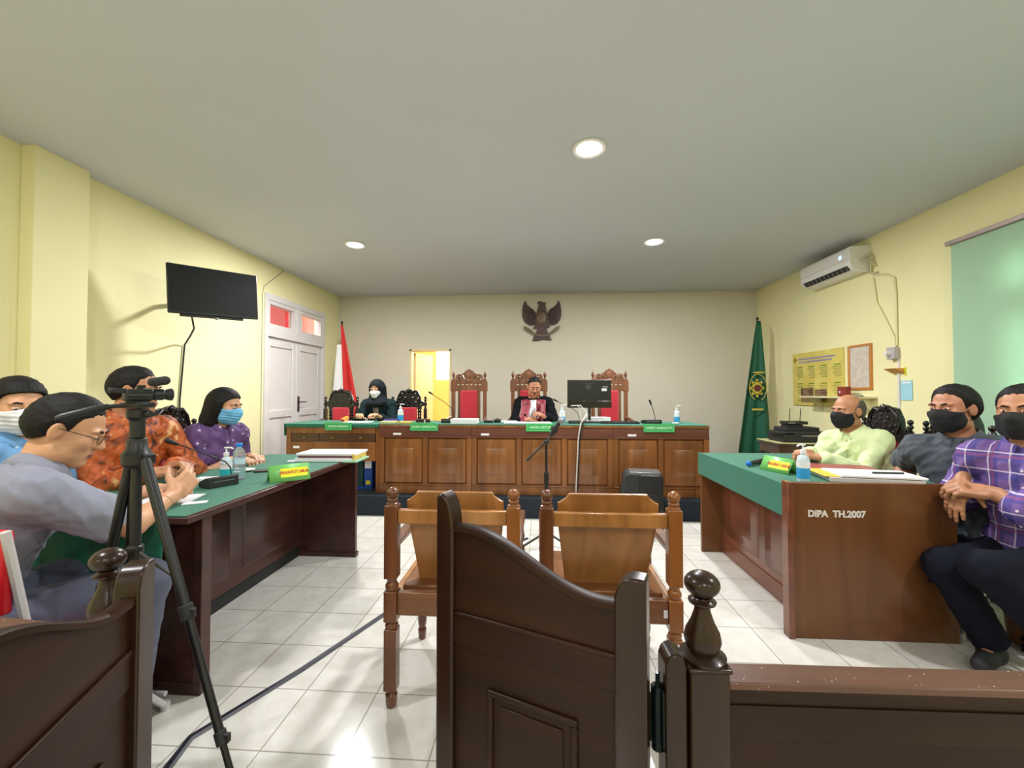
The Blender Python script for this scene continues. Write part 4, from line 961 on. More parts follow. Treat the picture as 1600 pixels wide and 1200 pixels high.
# left desk items
TL = .769
M_tent = plain('light_green_card', (112, 184, 96), .4, var=.03)
def tent(label, loc, rz, s):
    t = thing('name_sign', label, 'sign', loc, rz, 'green and yellow desk name signs')
    # local: long along x, faces -y, front leaning back
    h = .085; L = .20; d = .045
    def leaf(sg, m_): 
        mb = MB(); mb.sheet([[(-L/2, sg*d, 0), (L/2, sg*d, 0)], [(-L/2, 0, h), (L/2, 0, h)]]); return mb
    part('front_leaf', leaf(-1, 0), M_tent, t, solid=.003)
    part('back_leaf', leaf(1, 0), M_tent, t, solid=.003)
    ax = math.atan2(h, d); M = Matrix.Translation((0, -d/2, h/2)) @ Matrix.Rotation(math.pi/2-ax, 4, 'X') @ Matrix.Identity(4)
    M = Matrix.Translation((0, -d/2-.0022, h/2+.0012)) @ Matrix.Rotation(-(math.pi/2-ax), 4, 'X')
    part('yellow_field', MB().box((.022, 0, 0), (.135, .0008, .05), M), M_yel, t)
    part('seal', MB().cyl((-.075, -.0005, 0), (-.075, .0005, 0), .014), plain('gold_seal_print', (170, 200, 50), .5), t)
    o = text('lettering', s, .024, plain('red_print', (190, 60, 30), .5), t, M @ Matrix.Translation((.022, -.0012, 0)), .0004, bold=.0006, squeeze=.72)
    return t
tent('green tent sign with yellow field on the left counsel desk', (-1.385, 2.235, TL), math.atan2(2.294-2.144, -1.287+1.447), 'PENUNTUT UMUM')
tent('green tent sign with yellow field on the right counsel desk', (1.435, 2.60, .779), math.atan2(-.42, -.107)+math.radians(0) if False else math.radians(-72), 'PENASIHAT HUKUM')
fs = thing('case_file_stack', 'thick stack of white case files with yellow spine on the left desk', 'papers', (-1.50, 2.93, TL), .05)
part('lower_files', MB().box((0, -.0, .012), (.42, .22, .024)), M_paper, fs, bevel=.003)
part('middle_file', MB().box((.01, .01, .033), (.40, .22, .018)), plain('brown_file', (110, 76, 80), .6), fs, bevel=.002)
part('top_file', MB().box((.005, .02, .0495), (.42, .235, .015)), M_paper, fs, bevel=.002)
part('yellow_spine', MB().box((.206, .0, .03), (.012, .235, .045)), plain('yellow_spine_card', (220, 186, 90), .5, var=.2, scale=30), fs, bevel=.002)
part('green_folder', MB().box((.19, -.02, .006), (.10, .24, .012)), plain('pale_green_folder', (150, 200, 170), .5), fs, bevel=.001)
er = flatpaper('eraser', 'small white eraser near the case files on the left desk', 'eraser', rot(-1.72, 2.80, .045, .03, .3), TL, .012, M_paper, bevel=.002)
ph = flatpaper('mobile_phone', 'flat black phone behind the green sign on the left desk', 'phone', rot(-1.66, 2.47, .15, .075, .3), TL, .009, M_black, bevel=.003)
flatpaper('paper_sheet', 'small white note by the hands of the man in the batik shirt', 'paper', rot(-1.83, 2.19, .10, .07, .2), TL, .014, M_paper)
flatpaper('paper_sheet', 'white papers under the arms of the man in the grey shirt', 'paper', rot(-1.66, 1.78, .22, .16, .3), TL, .004, M_paper)
flatpaper('paper_sheet', 'white slip at the near end of the left desk', 'paper', rot(-1.50, 1.735, .09, .04, .5), TL, .003, M_paper)
sc = thing('saucer', 'small pale green saucer beside the water bottle on the left desk', 'dish', (-1.80, 2.46, TL))
part('dish', MB().lathe([(.03, 0), (.05, .010), (.048, .012)], n=24), plain('pale_green_ceramic', (190, 214, 170), .3), sc); part('rim_line', MB().lathe([(.0505, .0095), (.051, .011), (.0505, .0125)], n=24), M_white, sc)
# right desk items
TR_ = .779
mk = thing('wireless_microphone', 'black handheld microphone with blue end cap lying on the right desk', 'microphone', (1.42, 2.83, TR_+.018), math.radians(38))
part('handle', MB().cyl((-.09, 0, 0), (.09, 0, 0), .013, .017), M_black, mk); part('blue_cap', MB().sph((-.10, 0, 0), .017), plain('bright_blue_plastic', (20, 110, 210), .35), mk); part('head', MB().sph((.105, 0, 0), .018), M_steel, mk)
rf = thing('file_folder', 'dark red folder on the right counsel desk', 'folder', (1.80, 2.64, TR_), math.radians(-14))
part('cover', MB().box((0, 0, .016), (.40, .30, .008)), plain('dark_red_folder', (150, 50, 66), .35), rf, bevel=.002); part('sheets', MB().box((0, 0, .006), (.38, .28, .011)), M_paper, rf)
wf = thing('paper_stack', 'thick white paper stack with yellow edges at the near end of the right desk', 'papers', (1.77, 2.40, TR_), math.radians(-10))
part('lower_sheets', MB().box((0, 0, .012), (.42, .24, .024)), plain('clear_sleeve_grey', (196, 190, 192), .3), wf, bevel=.003)
part('yellow_card', MB().box((-.03, .02, .026), (.40, .25, .004)), plain('yellow_card', (236, 190, 70), .5), wf, bevel=.001)
part('top_sheets', MB().box((.03, -.01, .033), (.38, .22, .010)), M_paper, wf, bevel=.001)
part('pen', MB().cyl((.02, -.04, .044), (.17, -.02, .044), .005), M_blackm, wf)
# ================================================================ people: smooth distance fields turned into single surfaces
def V3(*a): return np.array(a, float)
def unit(v): v = np.asarray(v, float); return v/np.linalg.norm(v)
class Field:
    """list of primitives, polygonised with surface nets"""
    def __init__(s): s.p = []
    def cone(s, a, b, ra, rb, k=.02, sub=False): s.p.append(('c', V3(*a), V3(*b), ra, rb, k, sub)); return s
    def ell(s, c, r, R=None, k=.02, sub=False): s.p.append(('e', V3(*c), V3(*r), np.eye(3) if R is None else np.array(R, float), 0, k, sub)); return s
    def rbox(s, c, h, rad, R=None, k=.01, sub=False): s.p.append(('b', V3(*c), V3(*h), np.eye(3) if R is None else np.array(R, float), rad, k, sub)); return s
    def bounds(s):
        lo = np.full(3, 9e9); hi = -lo
        for q in s.p:
            if q[6]: continue
            l, h = s._bb(q, 0); lo = np.minimum(lo, l); hi = np.maximum(hi, h)
        return lo, hi
    def _bb(s, q, pad):
        if q[0] == 'c':
            r = max(q[3], q[4])+pad; return np.minimum(q[1], q[2])-r, np.maximum(q[1], q[2])+r
        r = max(q[2])+pad if q[0] == 'e' else np.linalg.norm(q[2])+q[4]+pad
        return q[1]-r, q[1]+r
    def eval(s, lo, n, h, infl=0.):
        D = np.full(n, .5, np.float32)
        ax = [lo[i]+h*np.arange(n[i]) for i in range(3)]
        for q in s.p:
            pad = abs(infl)+q[5]+3*h
            l, u = s._bb(q, pad)
            i0 = np.clip(np.floor((l-lo)/h).astype(int), 0, np.array(n)); i1 = np.clip(np.ceil((u-lo)/h).astype(int)+1, 0, np.array(n))
            if np.any(i1 <= i0): continue
            sl = tuple(slice(a, b) for a, b in zip(i0, i1))
            X = ax[0][sl[0]][:, None, None]; Y = ax[1][sl[1]][None, :, None]; Z = ax[2][sl[2]][None, None, :]
            if q[0] == 'c':
                a, b = q[1], q[2]; ba = b-a; L = max(ba@ba, 1e-9)
                t = np.clip(((X-a[0])*ba[0]+(Y-a[1])*ba[1]+(Z-a[2])*ba[2])/L, 0, 1)
                d = np.sqrt((X-a[0]-t*ba[0])**2+(Y-a[1]-t*ba[1])**2+(Z-a[2]-t*ba[2])**2)-(q[3]+(q[4]-q[3])*t)
            else:
                c, R = q[1], q[3]
                x, y, z = X-c[0], Y-c[1], Z-c[2]
                u_ = [R[0, i]*x+R[1, i]*y+R[2, i]*z for i in range(3)]
                if q[0] == 'e':
                    r = q[2]; k0 = np.sqrt(sum((u_[i]/r[i])**2 for i in range(3))); k1 = np.sqrt(sum((u_[i]/r[i]**2)**2 for i in range(3)))
                    d = k0*(k0-1)/np.maximum(k1, 1e-6)
                else:
                    v = [np.abs(u_[i])-q[2][i] for i in range(3)]
                    d = np.sqrt(sum(np.maximum(w, 0)**2 for w in v))+np.minimum(np.maximum(np.maximum(v[0], v[1]), v[2]), 0)-q[4]
            k = q[5]; E = D[sl]
            if not q[6]:
                d = d-infl
                hh = np.maximum(k-np.abs(E-d), 0)/k; D[sl] = np.minimum(E, d)-hh*hh*k*.25
            else:
                d = -d
                hh = np.maximum(k-np.abs(E-d), 0)/k; D[sl] = np.maximum(E, d)+hh*hh*k*.25
        return D, ax
def nets(D, lo, h):
    S = D < 0; nx, ny, nz = D.shape
    cnt = np.zeros((nx-1, ny-1, nz-1), np.float32); P = np.zeros((nx-1, ny-1, nz-1, 3), np.float32)
    def cells(a): return tuple(slice(o, n-1+o) for o, n in zip(a, (nx, ny, nz)))
    for axis in range(3):
        for o1 in (0, 1):
            for o2 in (0, 1):
                a = [0, 0, 0]; oth = [i for i in range(3) if i != axis]; a[oth[0]] = o1; a[oth[1]] = o2; b = list(a); b[axis] = 1
                A = D[cells(a)]; B = D[cells(b)]; m = (A < 0) != (B < 0)
                den = np.where(m, A-B, 1); t = np.where(m, A/den, 0)
                cnt += m
                for i in range(3): P[..., i] += np.where(m, (t if i == axis else a[i]), 0)
    act = cnt > 0; idx = np.full(act.shape, -1, np.int64); idx[act] = np.arange(act.sum())
    g = np.argwhere(act); pts = (g+P[act]/cnt[act][:, None])*h+lo
    quads = []
    for axis in range(3):
        o = [i for i in range(3) if i != axis]
        sa = [slice(None)]*3; sb = [slice(None)]*3; sa[axis] = slice(0, -1); sb[axis] = slice(1, None)
        A = S[tuple(sa)]; B = S[tuple(sb)]; m = A != B
        e = np.argwhere(m)
        ok = (e[:, o[0]] > 0) & (e[:, o[1]] > 0) & (e[:, o[0]] < act.shape[o[0]]) & (e[:, o[1]] < act.shape[o[1]]); e = e[ok]
        if not len(e): continue
        def ix(d0, d1):
            c = e.copy(); c[:, o[0]] -= d0; c[:, o[1]] -= d1; return idx[c[:, 0], c[:, 1], c[:, 2]]
        q = np.stack([ix(1, 1), ix(0, 1), ix(0, 0), ix(1, 0)], 1)
        flip = A[e[:, 0], e[:, 1], e[:, 2]] ^ (axis == 1)
        q[~flip] = q[~flip][:, ::-1]
        quads.append(q)
    return pts, np.concatenate(quads) if quads else np.zeros((0, 4), int)
def npmesh(name, sets):
    """sets: list of (pts, quads)"""
    me = bpy.data.meshes.new(name); off = 0; P = []; Q = []
    for p, q in sets: P.append(p); Q.append(q+off); off += len(p)
    P = np.concatenate(P); Q = np.concatenate(Q)
    me.vertices.add(len(P)); me.vertices.foreach_set('co', P.astype(np.float32).ravel())
    me.loops.add(len(Q)*4); me.loops.foreach_set('vertex_index', Q.astype(np.int32).ravel())
    me.polygons.add(len(Q)); me.polygons.foreach_set('loop_start', (np.arange(len(Q))*4).astype(np.int32)); me.polygons.foreach_set('loop_total', np.full(len(Q), 4, np.int32))
    me.polygons.foreach_set('use_smooth', [True]*len(Q)); me.update(); me.validate(); return me
def polyg(F, h, clip=None, infl=0., lo=None, hi=None, noise=None):
    if lo is None: lo, hi = F.bounds(); lo = lo-infl-4*h; hi = hi+infl+4*h
    n = tuple(int(math.ceil(v)) for v in (np.asarray(hi)-lo)/h)
    D, ax = F.eval(np.asarray(lo), n, h, infl)
    X, Y, Z = np.meshgrid(*ax, indexing='ij', sparse=True)
    if noise is not None: D = D+noise(X, Y, Z)
    if clip is not None:
        c = clip(X, Y, Z); D = np.maximum(D, c)
    D[0], D[-1], D[:, 0], D[:, -1], D[:, :, 0], D[:, :, -1] = .1, .1, .1, .1, .1, .1
    return nets(D.astype(np.float32), np.asarray(lo), h)
def folds(amp, seed, sc=1.):
    r = np.random.RandomState(seed); W_ = [(r.uniform(14, 34, 3)*r.choice([-1, 1], 3)*sc, r.uniform(0, 6), r.uniform(.5, 1)) for _ in range(5)]
    w2 = [(r.uniform(5, 11, 3)*r.choice([-1, 1], 3), r.uniform(0, 6)) for _ in range(3)]
    W2 = [(r.uniform(38, 80, 3)*r.choice([-1, 1], 3)*sc*V3(1, 1, .6), r.uniform(0, 6)) for _ in range(3)]
    def f(X, Y, Z):
        q = sum(np.sin(a[0]*X+a[1]*Y+a[2]*Z+b) for a, b in w2)*1.1
        s_ = 0
        for a, b, c in W_: s_ = s_+c*(1-np.abs(np.sin(a[0]*X+a[1]*Y+a[2]*Z+b+q)))
        
        for a, b in W2: s_ = s_+.45*(1-np.abs(np.sin(a[0]*X+a[1]*Y+a[2]*Z+b+1.6*q)))
        return -amp*(s_/5.6-.32)
    return f
def frame(yaw, pitch=0., roll=0.):
    """columns: right, forward, up ; yaw CCW from +y, pitch>0 looks down, roll>0 tips to own right"""
    return np.array((Matrix.Rotation(yaw, 3, 'Z') @ Matrix.Rotation(-pitch, 3, 'X') @ Matrix.Rotation(roll, 3, 'Y')))
def two_bone(a, t, l1, l2, hint):
    a = np.array(a); t = np.array(t); d = t-a; L = np.linalg.norm(d); L2 = min(L, (l1+l2)*.999); u = d/L
    x = (l1*l1-l2*l2+L2*L2)/(2*L2); y = math.sqrt(max(l1*l1-x*x, 0)); hnt = np.array(hint)-np.dot(hint, u)*u; hnt = hnt/np.linalg.norm(hnt)
    return a+u*x+hnt*y, a+u*L2

def skin_mat(name, c, lips=None):
    m, nt, b = newmat(name); cl = lin(c)
    n = N(nt, 'ShaderNodeTexNoise'); n.inputs['Scale'].default_value = 22; n.inputs['Detail'].default_value = 5; nt.links.new(coords(nt).outputs[0], n.inputs[0])
    r = ramp(nt, n.outputs[0], [(.3, tuple(v*.88 for v in cl[:3])+(1,)), (.7, tuple(min(1, v*1.08) for v in cl[:3])+(1,))]); nt.links.new(r.outputs[0], b.inputs['Base Color'])
    b.inputs['Roughness'].default_value = .48; b.inputs['Subsurface Weight'].default_value = .12; b.inputs['Subsurface Radius'].default_value = (.02, .008, .004); b.inputs['Subsurface Scale'].default_value = .4
    n2 = N(nt, 'ShaderNodeTexNoise'); n2.inputs['Scale'].default_value = 350; nt.links.new(coords(nt).outputs[0], n2.inputs[0]); bump(nt, b, n2.outputs[0], .12, .001); return m
SK_LIGHT = skin_mat('light_brown_skin', (206, 154, 118)); SK_MID = skin_mat('tan_skin', (188, 132, 96)); SK_DARK = skin_mat('brown_skin', (182, 124, 92))
def hair_mat(name, c):
    m, nt, b = newmat(name)
    n = N(nt, 'ShaderNodeTexNoise'); n.inputs['Scale'].default_value = 1; n.inputs['Detail'].default_value = 5
    nt.links.new(coords(nt, (160, 160, 40)).outputs[0], n.inputs[0])
    r = ramp(nt, n.outputs[0], [(.3, tuple(v*.6 for v in lin(c)[:3])+(1,)), (.7, tuple(v*1.5 for v in lin(c)[:3])+(1,))]); nt.links.new(r.outputs[0], b.inputs['Base Color'])
    b.inputs['Roughness'].default_value = .6; b.inputs['Specular IOR Level'].default_value = .25; bump(nt, b, n.outputs[0], .7, .004); return m
HAIR = hair_mat('black_hair', (19, 17, 16)); HAIRG = hair_mat('greying_hair', (88, 80, 70))
M_eye = plain('eye_white', (225, 218, 210), .2); M_iris = plain('dark_iris', (24, 14, 10), .1, coat=.6); M_lip = skin_mat('lip_skin', (150, 86, 72))
M_maskblk = plain('black_face_mask', (20, 20, 22), .8, var=.1, bmp=.2, bscale=500); M_maskwht = plain('white_face_mask', (228, 228, 230), .75, var=.02, bmp=.1, bscale=300); M_maskblu = plain('light_blue_face_mask', (110, 180, 222), .75, var=.04, bmp=.1, bscale=300)

def head_field(F, c, R, s=1., k=.02):
    T = lambda p: c+R@(V3(*p)*s)
    E_ = lambda p, r, k=.02, sub=False, R2=None: F.ell(T(p), V3(*r)*s, R if R2 is None else R@R2, k, sub)
    E_((0, -.012, .034), (.074, .094, .084), .02)
    E_((0, .022, -.030), (.060, .066, .082), .03)
    E_((0, .040, -.070), (.042, .044, .042), .03)          # jaw
    E_((0, .070, -.096), (.020, .018, .016), .02)           # chin
    for q in (-1, 1):
        E_((q*.040, .060, -.020), (.024, .022, .022), .025)  # cheek
        E_((q*.052, .020, -.068), (.018, .034, .026), .03)   # jaw corner
        E_((q*.030, .078, .028), (.026, .012, .009), .014)   # brow
        F.ell(T((q*.031, .094, .008)), V3(.017, .014, .011)*s, R, .012*s, True)     # eye socket
        E_((q*.031, .075, .008), (.0165, .0140, .0115), .004)  # eyelid bulge
        # ear
        Re = np.array(Matrix.Rotation(q*math.radians(22), 3, 'Z'))
        E_((q*.079, -.006, -.002), (.0075, .019, .031), .006, False, Re)
        F.ell(T((q*.0865, -.001, .002)), V3(.004, .010, .018)*s, R@Re, .004*s, True)
        E_((q*.0105, .098, -.026), (.008, .009, .007), .007)  # nostril wing
    F.cone(T((0, .082, .022)), T((0, .106, -.022)), .0075*s, .0105*s, .012*s)       # nose
    E_((0, .086, -.054), (.022, .010, .0055), .007)           # upper lip
    E_((0, .084, -.065), (.018, .010, .0060), .006)           # lower lip
    F.cone(T((-.019, .093, -.0595)), T((.019, .093, -.0595)), .0018*s, .0018*s, .003*s, True)
    return T
def hand_field(F, w, d, n, side, curl=(.5, .6, .6, .7), thumb=.5, spread=.10, s=1., k=.009):
    """w wrist, d finger direction, n back-of-hand normal, side=+1 thumb along d x n"""
    d = unit(d); n = np.array(n, float); n = unit(n-np.dot(n, d)*d); t = np.cross(d, n)*side
    R = np.stack([d, t, n], 1)
    T = lambda x, y, z: w+R@(V3(x, y, z)*s)
    F.cone(w-d*.03*s, T(.012, 0, 0), .0255*s, .0240*s, .02*s)
    F.rbox(T(.050, -.002, -.001), V3(.036, .031, .005)*s, .010*s, R, .018*s)
    F.ell(T(.035, .026, -.010), V3(.030, .014, .014)*s, R, .015*s); F.ell(T(.040, -.026, -.008), V3(.032, .012, .013)*s, R, .015*s)
    lens = ((.042, .026, .021), (.047, .030, .023), (.043, .028, .022), (.034, .021, .019)); ys = (.0275, .0095, -.0085, -.026); xs = (.089, .094, .090, .081)
    for i in range(4):
        p = T(xs[i], ys[i], .002); a = 0; sp = spread*(1.2-.8*i)
        r0 = (.0098, .0100, .0096, .0086)[i]
        for j, L in enumerate(lens[i]):
            a += curl[i]*(.9, 1.15, .7)[j]
            v = R@V3(math.cos(a)*math.cos(sp), math.cos(a)*math.sin(sp), -math.sin(a)); q = p+v*L*s
            F.cone(p, q, (r0-.0009*j)*s, (r0-.0009*(j+1))*s, .0045*s if j else .010*s)
            F.ell(p, V3(1, 1, 1)*(r0-.0003-.0009*j)*s, None, .004*s); p = q
    p = T(.020, .028, -.008); a0 = math.radians(48)
    v = R@unit(V3(math.cos(a0), math.sin(a0), -.35-.3*thumb)); q = p+v*.036*s; F.cone(p, q, .0145*s, .0115*s, .012*s)
    v2 = R@unit(V3(math.cos(a0-.5*thumb), math.sin(a0-.7*thumb), -.35-.5*thumb)); q2 = q+v2*.031*s; F.cone(q, q2, .0112*s, .0098*s, .006*s)
    v3 = R@unit(V3(math.cos(a0-1.0*thumb), math.sin(a0-1.2*thumb), -.3-.6*thumb)); q3 = q2+v3*.025*s; F.cone(q2, q3, .0098*s, .0078*s, .005*s)
    return T

def person(P):
    """P: dict of joints in world metres + options. Returns the body object."""
    s = P.get('s', 1.); yaw = P['yaw']; B = frame(yaw); rt, fw, up = B[:, 0], B[:, 1], B[:, 2]
    lean = P.get('lean', .1); side = P.get('side', 0.); twist = frame(P.get('tyaw', yaw)); trt = twist[:, 0]; tfw = twist[:, 1]
    sp = unit(up*math.cos(lean)+fw*math.sin(lean)+rt*math.sin(side))
    sp2 = unit(sp+tfw*P.get('hunch', .12)); tf = unit(tfw-np.dot(tfw, sp2)*sp2); tr = np.cross(tf, sp2)
    Tt = np.stack([tr, tf, sp2], 1)
    hc = V3(*P['head']); HR = frame(*P['hrot']); hs0 = s*P.get('hs', 1.)
    nbT = hc+(HR@V3(0, -.04, -.15)*.6+(-up*.15-fw*.03)*.4)*hs0
    hip = nbT-sp*.16*s-sp2*.335*s; P['hip'] = hip
    waist = hip+sp*.16*s; chest = waist+sp2*.17*s; nb = chest+sp2*.165*s
    shw = P.get('shw', .158)*s
    SH = {q: chest+sp2*.108*s+tr*shw*q+tf*P.get('shfwd', .02)*s+sp2*P.get('shrug', {}).get(q, 0) for q in (-1, 1)}
    wst = {}; elb = {}
    for q, key in ((-1, 'L'), (1, 'R')):
        if 'w'+key not in P: wst[q] = None; continue
        hint = P.get('h'+key, -up*1.+tr*q*.5-tf*.2)
        elb[q], wst[q] = two_bone(SH[q], P['w'+key], .285*s, .255*s, hint)
    hj = {q: hip+rt*.09*s*q-sp*.02 for q in (-1, 1)}
    kn = {}; an = {}
    for q, key in ((-1, 'L'), (1, 'R')):
        if 'a'+key in P:
            kn[q], an[q] = two_bone(hj[q], P['a'+key], .43*s*P.get('leg', 1), .42*s*P.get('leg', 1), P.get('k'+key, up+fw*.6+rt*q*.3))
    fat = P.get('fat', 1.); bust = P.get('bust', 0)
    def torso(F, g=1.):
        F.ell(hip+sp*.02, V3(.165*fat, .125*fat, .12)*s*g, np.stack([rt, fw, up], 1), .05)
        F.ell(waist+tf*.01*fat, V3(.142*fat, .108*fat, .13)*s*g, Tt, .06)
        F.ell(chest+tf*.005, V3(.158*(fat*.5+.5), .112*(fat*.5+.5), .17)*s*g, Tt, .07)
        F.ell(chest+sp2*.095*s, V3(.140, .078, .06)*s*g, Tt, .06)
        if bust:
            for q in (-1, 1): F.ell(chest+tf*.085*s+tr*.07*s*q-sp2*.01, V3(.06, .05, .06)*s*bust, Tt, .05)
        if P.get('belly'): F.ell(waist+tf*.06*s-sp2*.01, V3(.13, .09*P['belly'], .12)*s, Tt, .06)
        return F
    def arms(F, g=1., upto=1., fore=True):
        for q in (-1, 1):
            if wst[q] is None: continue
            F.ell(SH[q], V3(.052, .052, .052)*s*g, None, .05)
            F.cone(SH[q], elb[q], .050*s*g, .038*s*g, .035)
            if fore:
                mid = elb[q]+(wst[q]-elb[q])*.35
                F.cone(elb[q], mid, .039*s*g, .0385*s*g, .015); F.cone(mid, wst[q], .0385*s*g, .0255*s*g, .015)
        return F
    # ---- body surface: coarse trunk and limbs, fine head and hands, all from one field
    F = torso(Field()); arms(F)
    F.cone(nb-sp2*.03*s, hc+HR@V3(0, -.022, -.075)*s, .060*s, .054*s, .04)
    for q in (-1, 1): F.cone(nb-sp2*.02*s+tr*.02*q, SH[q]-tr*.02*q*s, .036*s, .034*s, .04)   # trapezius
    T = head_field(F, hc, HR, s*P.get('hs', 1.))
    hands = {}
    for q, key in ((-1, 'L'), (1, 'R')):
        if wst[q] is None: continue
        o = dict(P.get('hand'+key, {})); o.setdefault('d', wst[q]-elb[q]); o.setdefault('n', up)
        hand_field(F, wst[q], o.pop('d'), o.pop('n'), o.pop('thumbside', -q), s=s*1.0, **o); hands[q] = wst[q]
    for q in kn:
        F.cone(hj[q], kn[q], .082*s, .056*s, .05); F.cone(kn[q], kn[q]+(an[q]-kn[q])*.35, .056*s, .056*s, .03); F.cone(kn[q]+(an[q]-kn[q])*.35, an[q], .055*s, .038*s, .03)
        ftd = unit(P.get('foot', {}).get(q, fw)*V3(1, 1, 0)); F.cone(an[q]-up*.03+ftd*.0, an[q]-up*.045+ftd*.13, .035*s, .028*s, .02)
    sets = []
    hh = P.get('hres', .0045)
    def ball(c, r): return lambda X, Y, Z: np.sqrt((X-c[0])**2+(Y-c[1])**2+(Z-c[2])**2)-r
    cuts = [(hc, .165*s)]+[(w_+unit(np.array(P.get('hand'+('L' if q < 0 else 'R'), {}).get('d', w_-elb[q])))*.07*s, .145*s) for q, w_ in hands.items()]
    def outside(X, Y, Z):
        r = None
        for c, rad in cuts:
            v = -(ball(c, rad-.004)(X, Y, Z)); r = v if r is None else np.maximum(r, v)
        return r
    sets.append(polyg(F, .010, clip=outside))
    for c, rad in cuts: sets.append(polyg(F, hh if rad > .15 else P.get('fres', .0034), clip=ball(c, rad), lo=c-rad-.01, hi=c+rad+.01))
    base = V3(hip[0], hip[1], P.get('floor', 0.))
    off = -base
    def add(name, sets, mat, parent=None, lab=None):
        me = npmesh(name, [(p+off, q) for p, q in sets if len(q)]); o = bpy.data.objects.new(name, me); COL.objects.link(o); me.materials.append(mat)
        if parent is not None: o.parent = parent
        if lab: o['label'] = lab
        return o
    body = add('person', sets, P['skin']); body.location = base; body['label'] = P['label']; body['category'] = 'person'
    def rigid(name, mb, mat, lab=None, solid=0, parent=None):     # mesh given in world metres
        mb.bm.transform(Matrix.Translation(Vector(off))); return part(name, mb, mat, parent or body, solid=solid, label=lab, ang=60)
    hs = s*P.get('hs', 1.)
    TW = lambda p: Vector(hc+HR@(V3(*p)*hs))
    HM = Matrix.Translation(Vector(hc)) @ Matrix([list(map(float, r)) for r in HR]).to_4x4() @ Matrix.Scale(hs, 4)
    def loc(X, Y, Z):
        x, y, z = X-hc[0], Y-hc[1], Z-hc[2]
        return [(HR[0, i]*x+HR[1, i]*y+HR[2, i]*z)/hs for i in range(3)]
    # ---- eyes, brows, lips
    if P.get('face', True):
        for q in (-1, 1):
            e = rigid('eye', MB().sph((q*.031, .0785, .0075), (.0135, .0118, .0062 if not P.get('down') else .0045), 16, 10, HM), M_eye)
            rigid('iris', MB().sph((q*.031, .0868, .0070 if not P.get('down') else .004), (.0055, .0045, .0052), 12, 8, HM), M_iris, parent=e)
            rigid('eyebrow', MB().tube([HM @ Vector(p) for p in ((q*.013, .0905, .026), (q*.030, .0915, .0315), (q*.048, .080, .027))], [.0032*hs, .0042*hs, .002*hs], 8), HAIR if P.get('hair') != 'grey' else HAIRG)
        if not P.get('mask'):
            rigid('lips', MB().sph((0, .0925, -.0555), (.0195, .0052, .0042), 14, 8, HM).sph((0, .091, -.0645), (.016, .0055, .0048), 14, 8, HM), M_lip)
            if P.get('beard'): rigid('moustache', MB().tube([HM @ Vector(p) for p in ((-.022, .088, -.052), (0, .098, -.044), (.022, .088, -.052))], [.002, .0035, .002], 8), HAIR)
    # ---- mask
    if P.get('mask'):
        HF = Field(); head_field(HF, hc, HR, hs)
        HF.ell(TW((0, .080, -.045)), V3(.030, .036, .045)*hs, HR, .03)
        mt = P['mask']; blk = mt is M_maskblk
        def clipm(X, Y, Z):
            x, y, z = loc(X, Y, Z)
            top = z-(.006-.55*np.abs(x)**1.0*.45-.010*(np.abs(x) > 9)); bot = -.116-z; back = (.018-.0*z)-y
            if blk: back = (.022+.35*np.abs(z+.045))-y
            return np.maximum(np.maximum(top, bot), back)*hs
        pl_ = None
        if not blk: pl_ = lambda X, Y, Z: .0012*np.sin(loc(X, Y, Z)[2]*330)
        m1 = polyg(HF, .004, clip=clipm, infl=.006*hs, lo=hc-.17, hi=hc+.17, noise=pl_)
        mo_ = add('face_mask', [m1], mt, body)
        for q in (-1, 1):
            rigid('ear_loop', MB().tube([TW((q*.062, .036, -.020)), TW((q*.076, .010, .0)), TW((q*.081, -.012, .026)), TW((q*.084, -.026, .004)), TW((q*.078, -.018, -.028)), TW((q*.064, .026, -.080))], .0016, 6), M_maskwht if not blk else M_maskblk, parent=mo_)
    # ---- glasses
    if P.get('glasses'):
        m = MB()
        for q in (-1, 1):
            ring = [HM @ Vector((q*.031+.024*math.cos(a), .103-.004*abs(math.cos(a)), .004+.016*math.sin(a))) for a in np.linspace(0, 2*math.pi, 17)]
            m.tube(ring, .0013, 6); m.tube([HM @ Vector(p) for p in ((q*.055, .099, .008), (q*.074, .060, .010), (q*.082, .0, .010), (q*.083, -.018, .0))], .0015, 6)
        m.tube([HM @ Vector(p) for p in ((-.008, .104, .006), (0, .106, .009), (.008, .104, .006))], .0013, 6)
        rigid('glasses', m, M_black)
    # ---- hair
    ht = P.get('hairtype', 'short')
    if ht != 'none':
        HF = Field(); HF.ell(TW((0, -.012, .034)), V3(.0755, .0955, .0855)*hs, HR, .02); HF.ell(TW((0, -.030, .0)), V3(.070, .078, .085)*hs, HR, .03)
        HL = ([-.12, -.075, -.035, -.012, .008, .020, .034, .055, .075, .12], [-.062, -.058, -.034, -.006, -.020, -.008, .046, .076, .084, .092])
        rn0 = folds(.007, P.get('seed', 3), 2.6)
        thick = P.get('hthick', .010); fade = P.get('fade', 1.)
        def rn(X, Y, Z):
            x, y, z = loc(X, Y, Z)
            if ht != 'short': return rn0(X, Y, Z)
            t = np.clip((z-np.interp(y, HL[0], HL[1]))/.055, 0, 1); t = t*t*(3-2*t)
            side_ = np.clip((np.abs(x)-.045)/.03, 0, 1)
            return rn0(X, Y, Z)+(1-t)*(thick+.001)*hs*fade+side_*.003
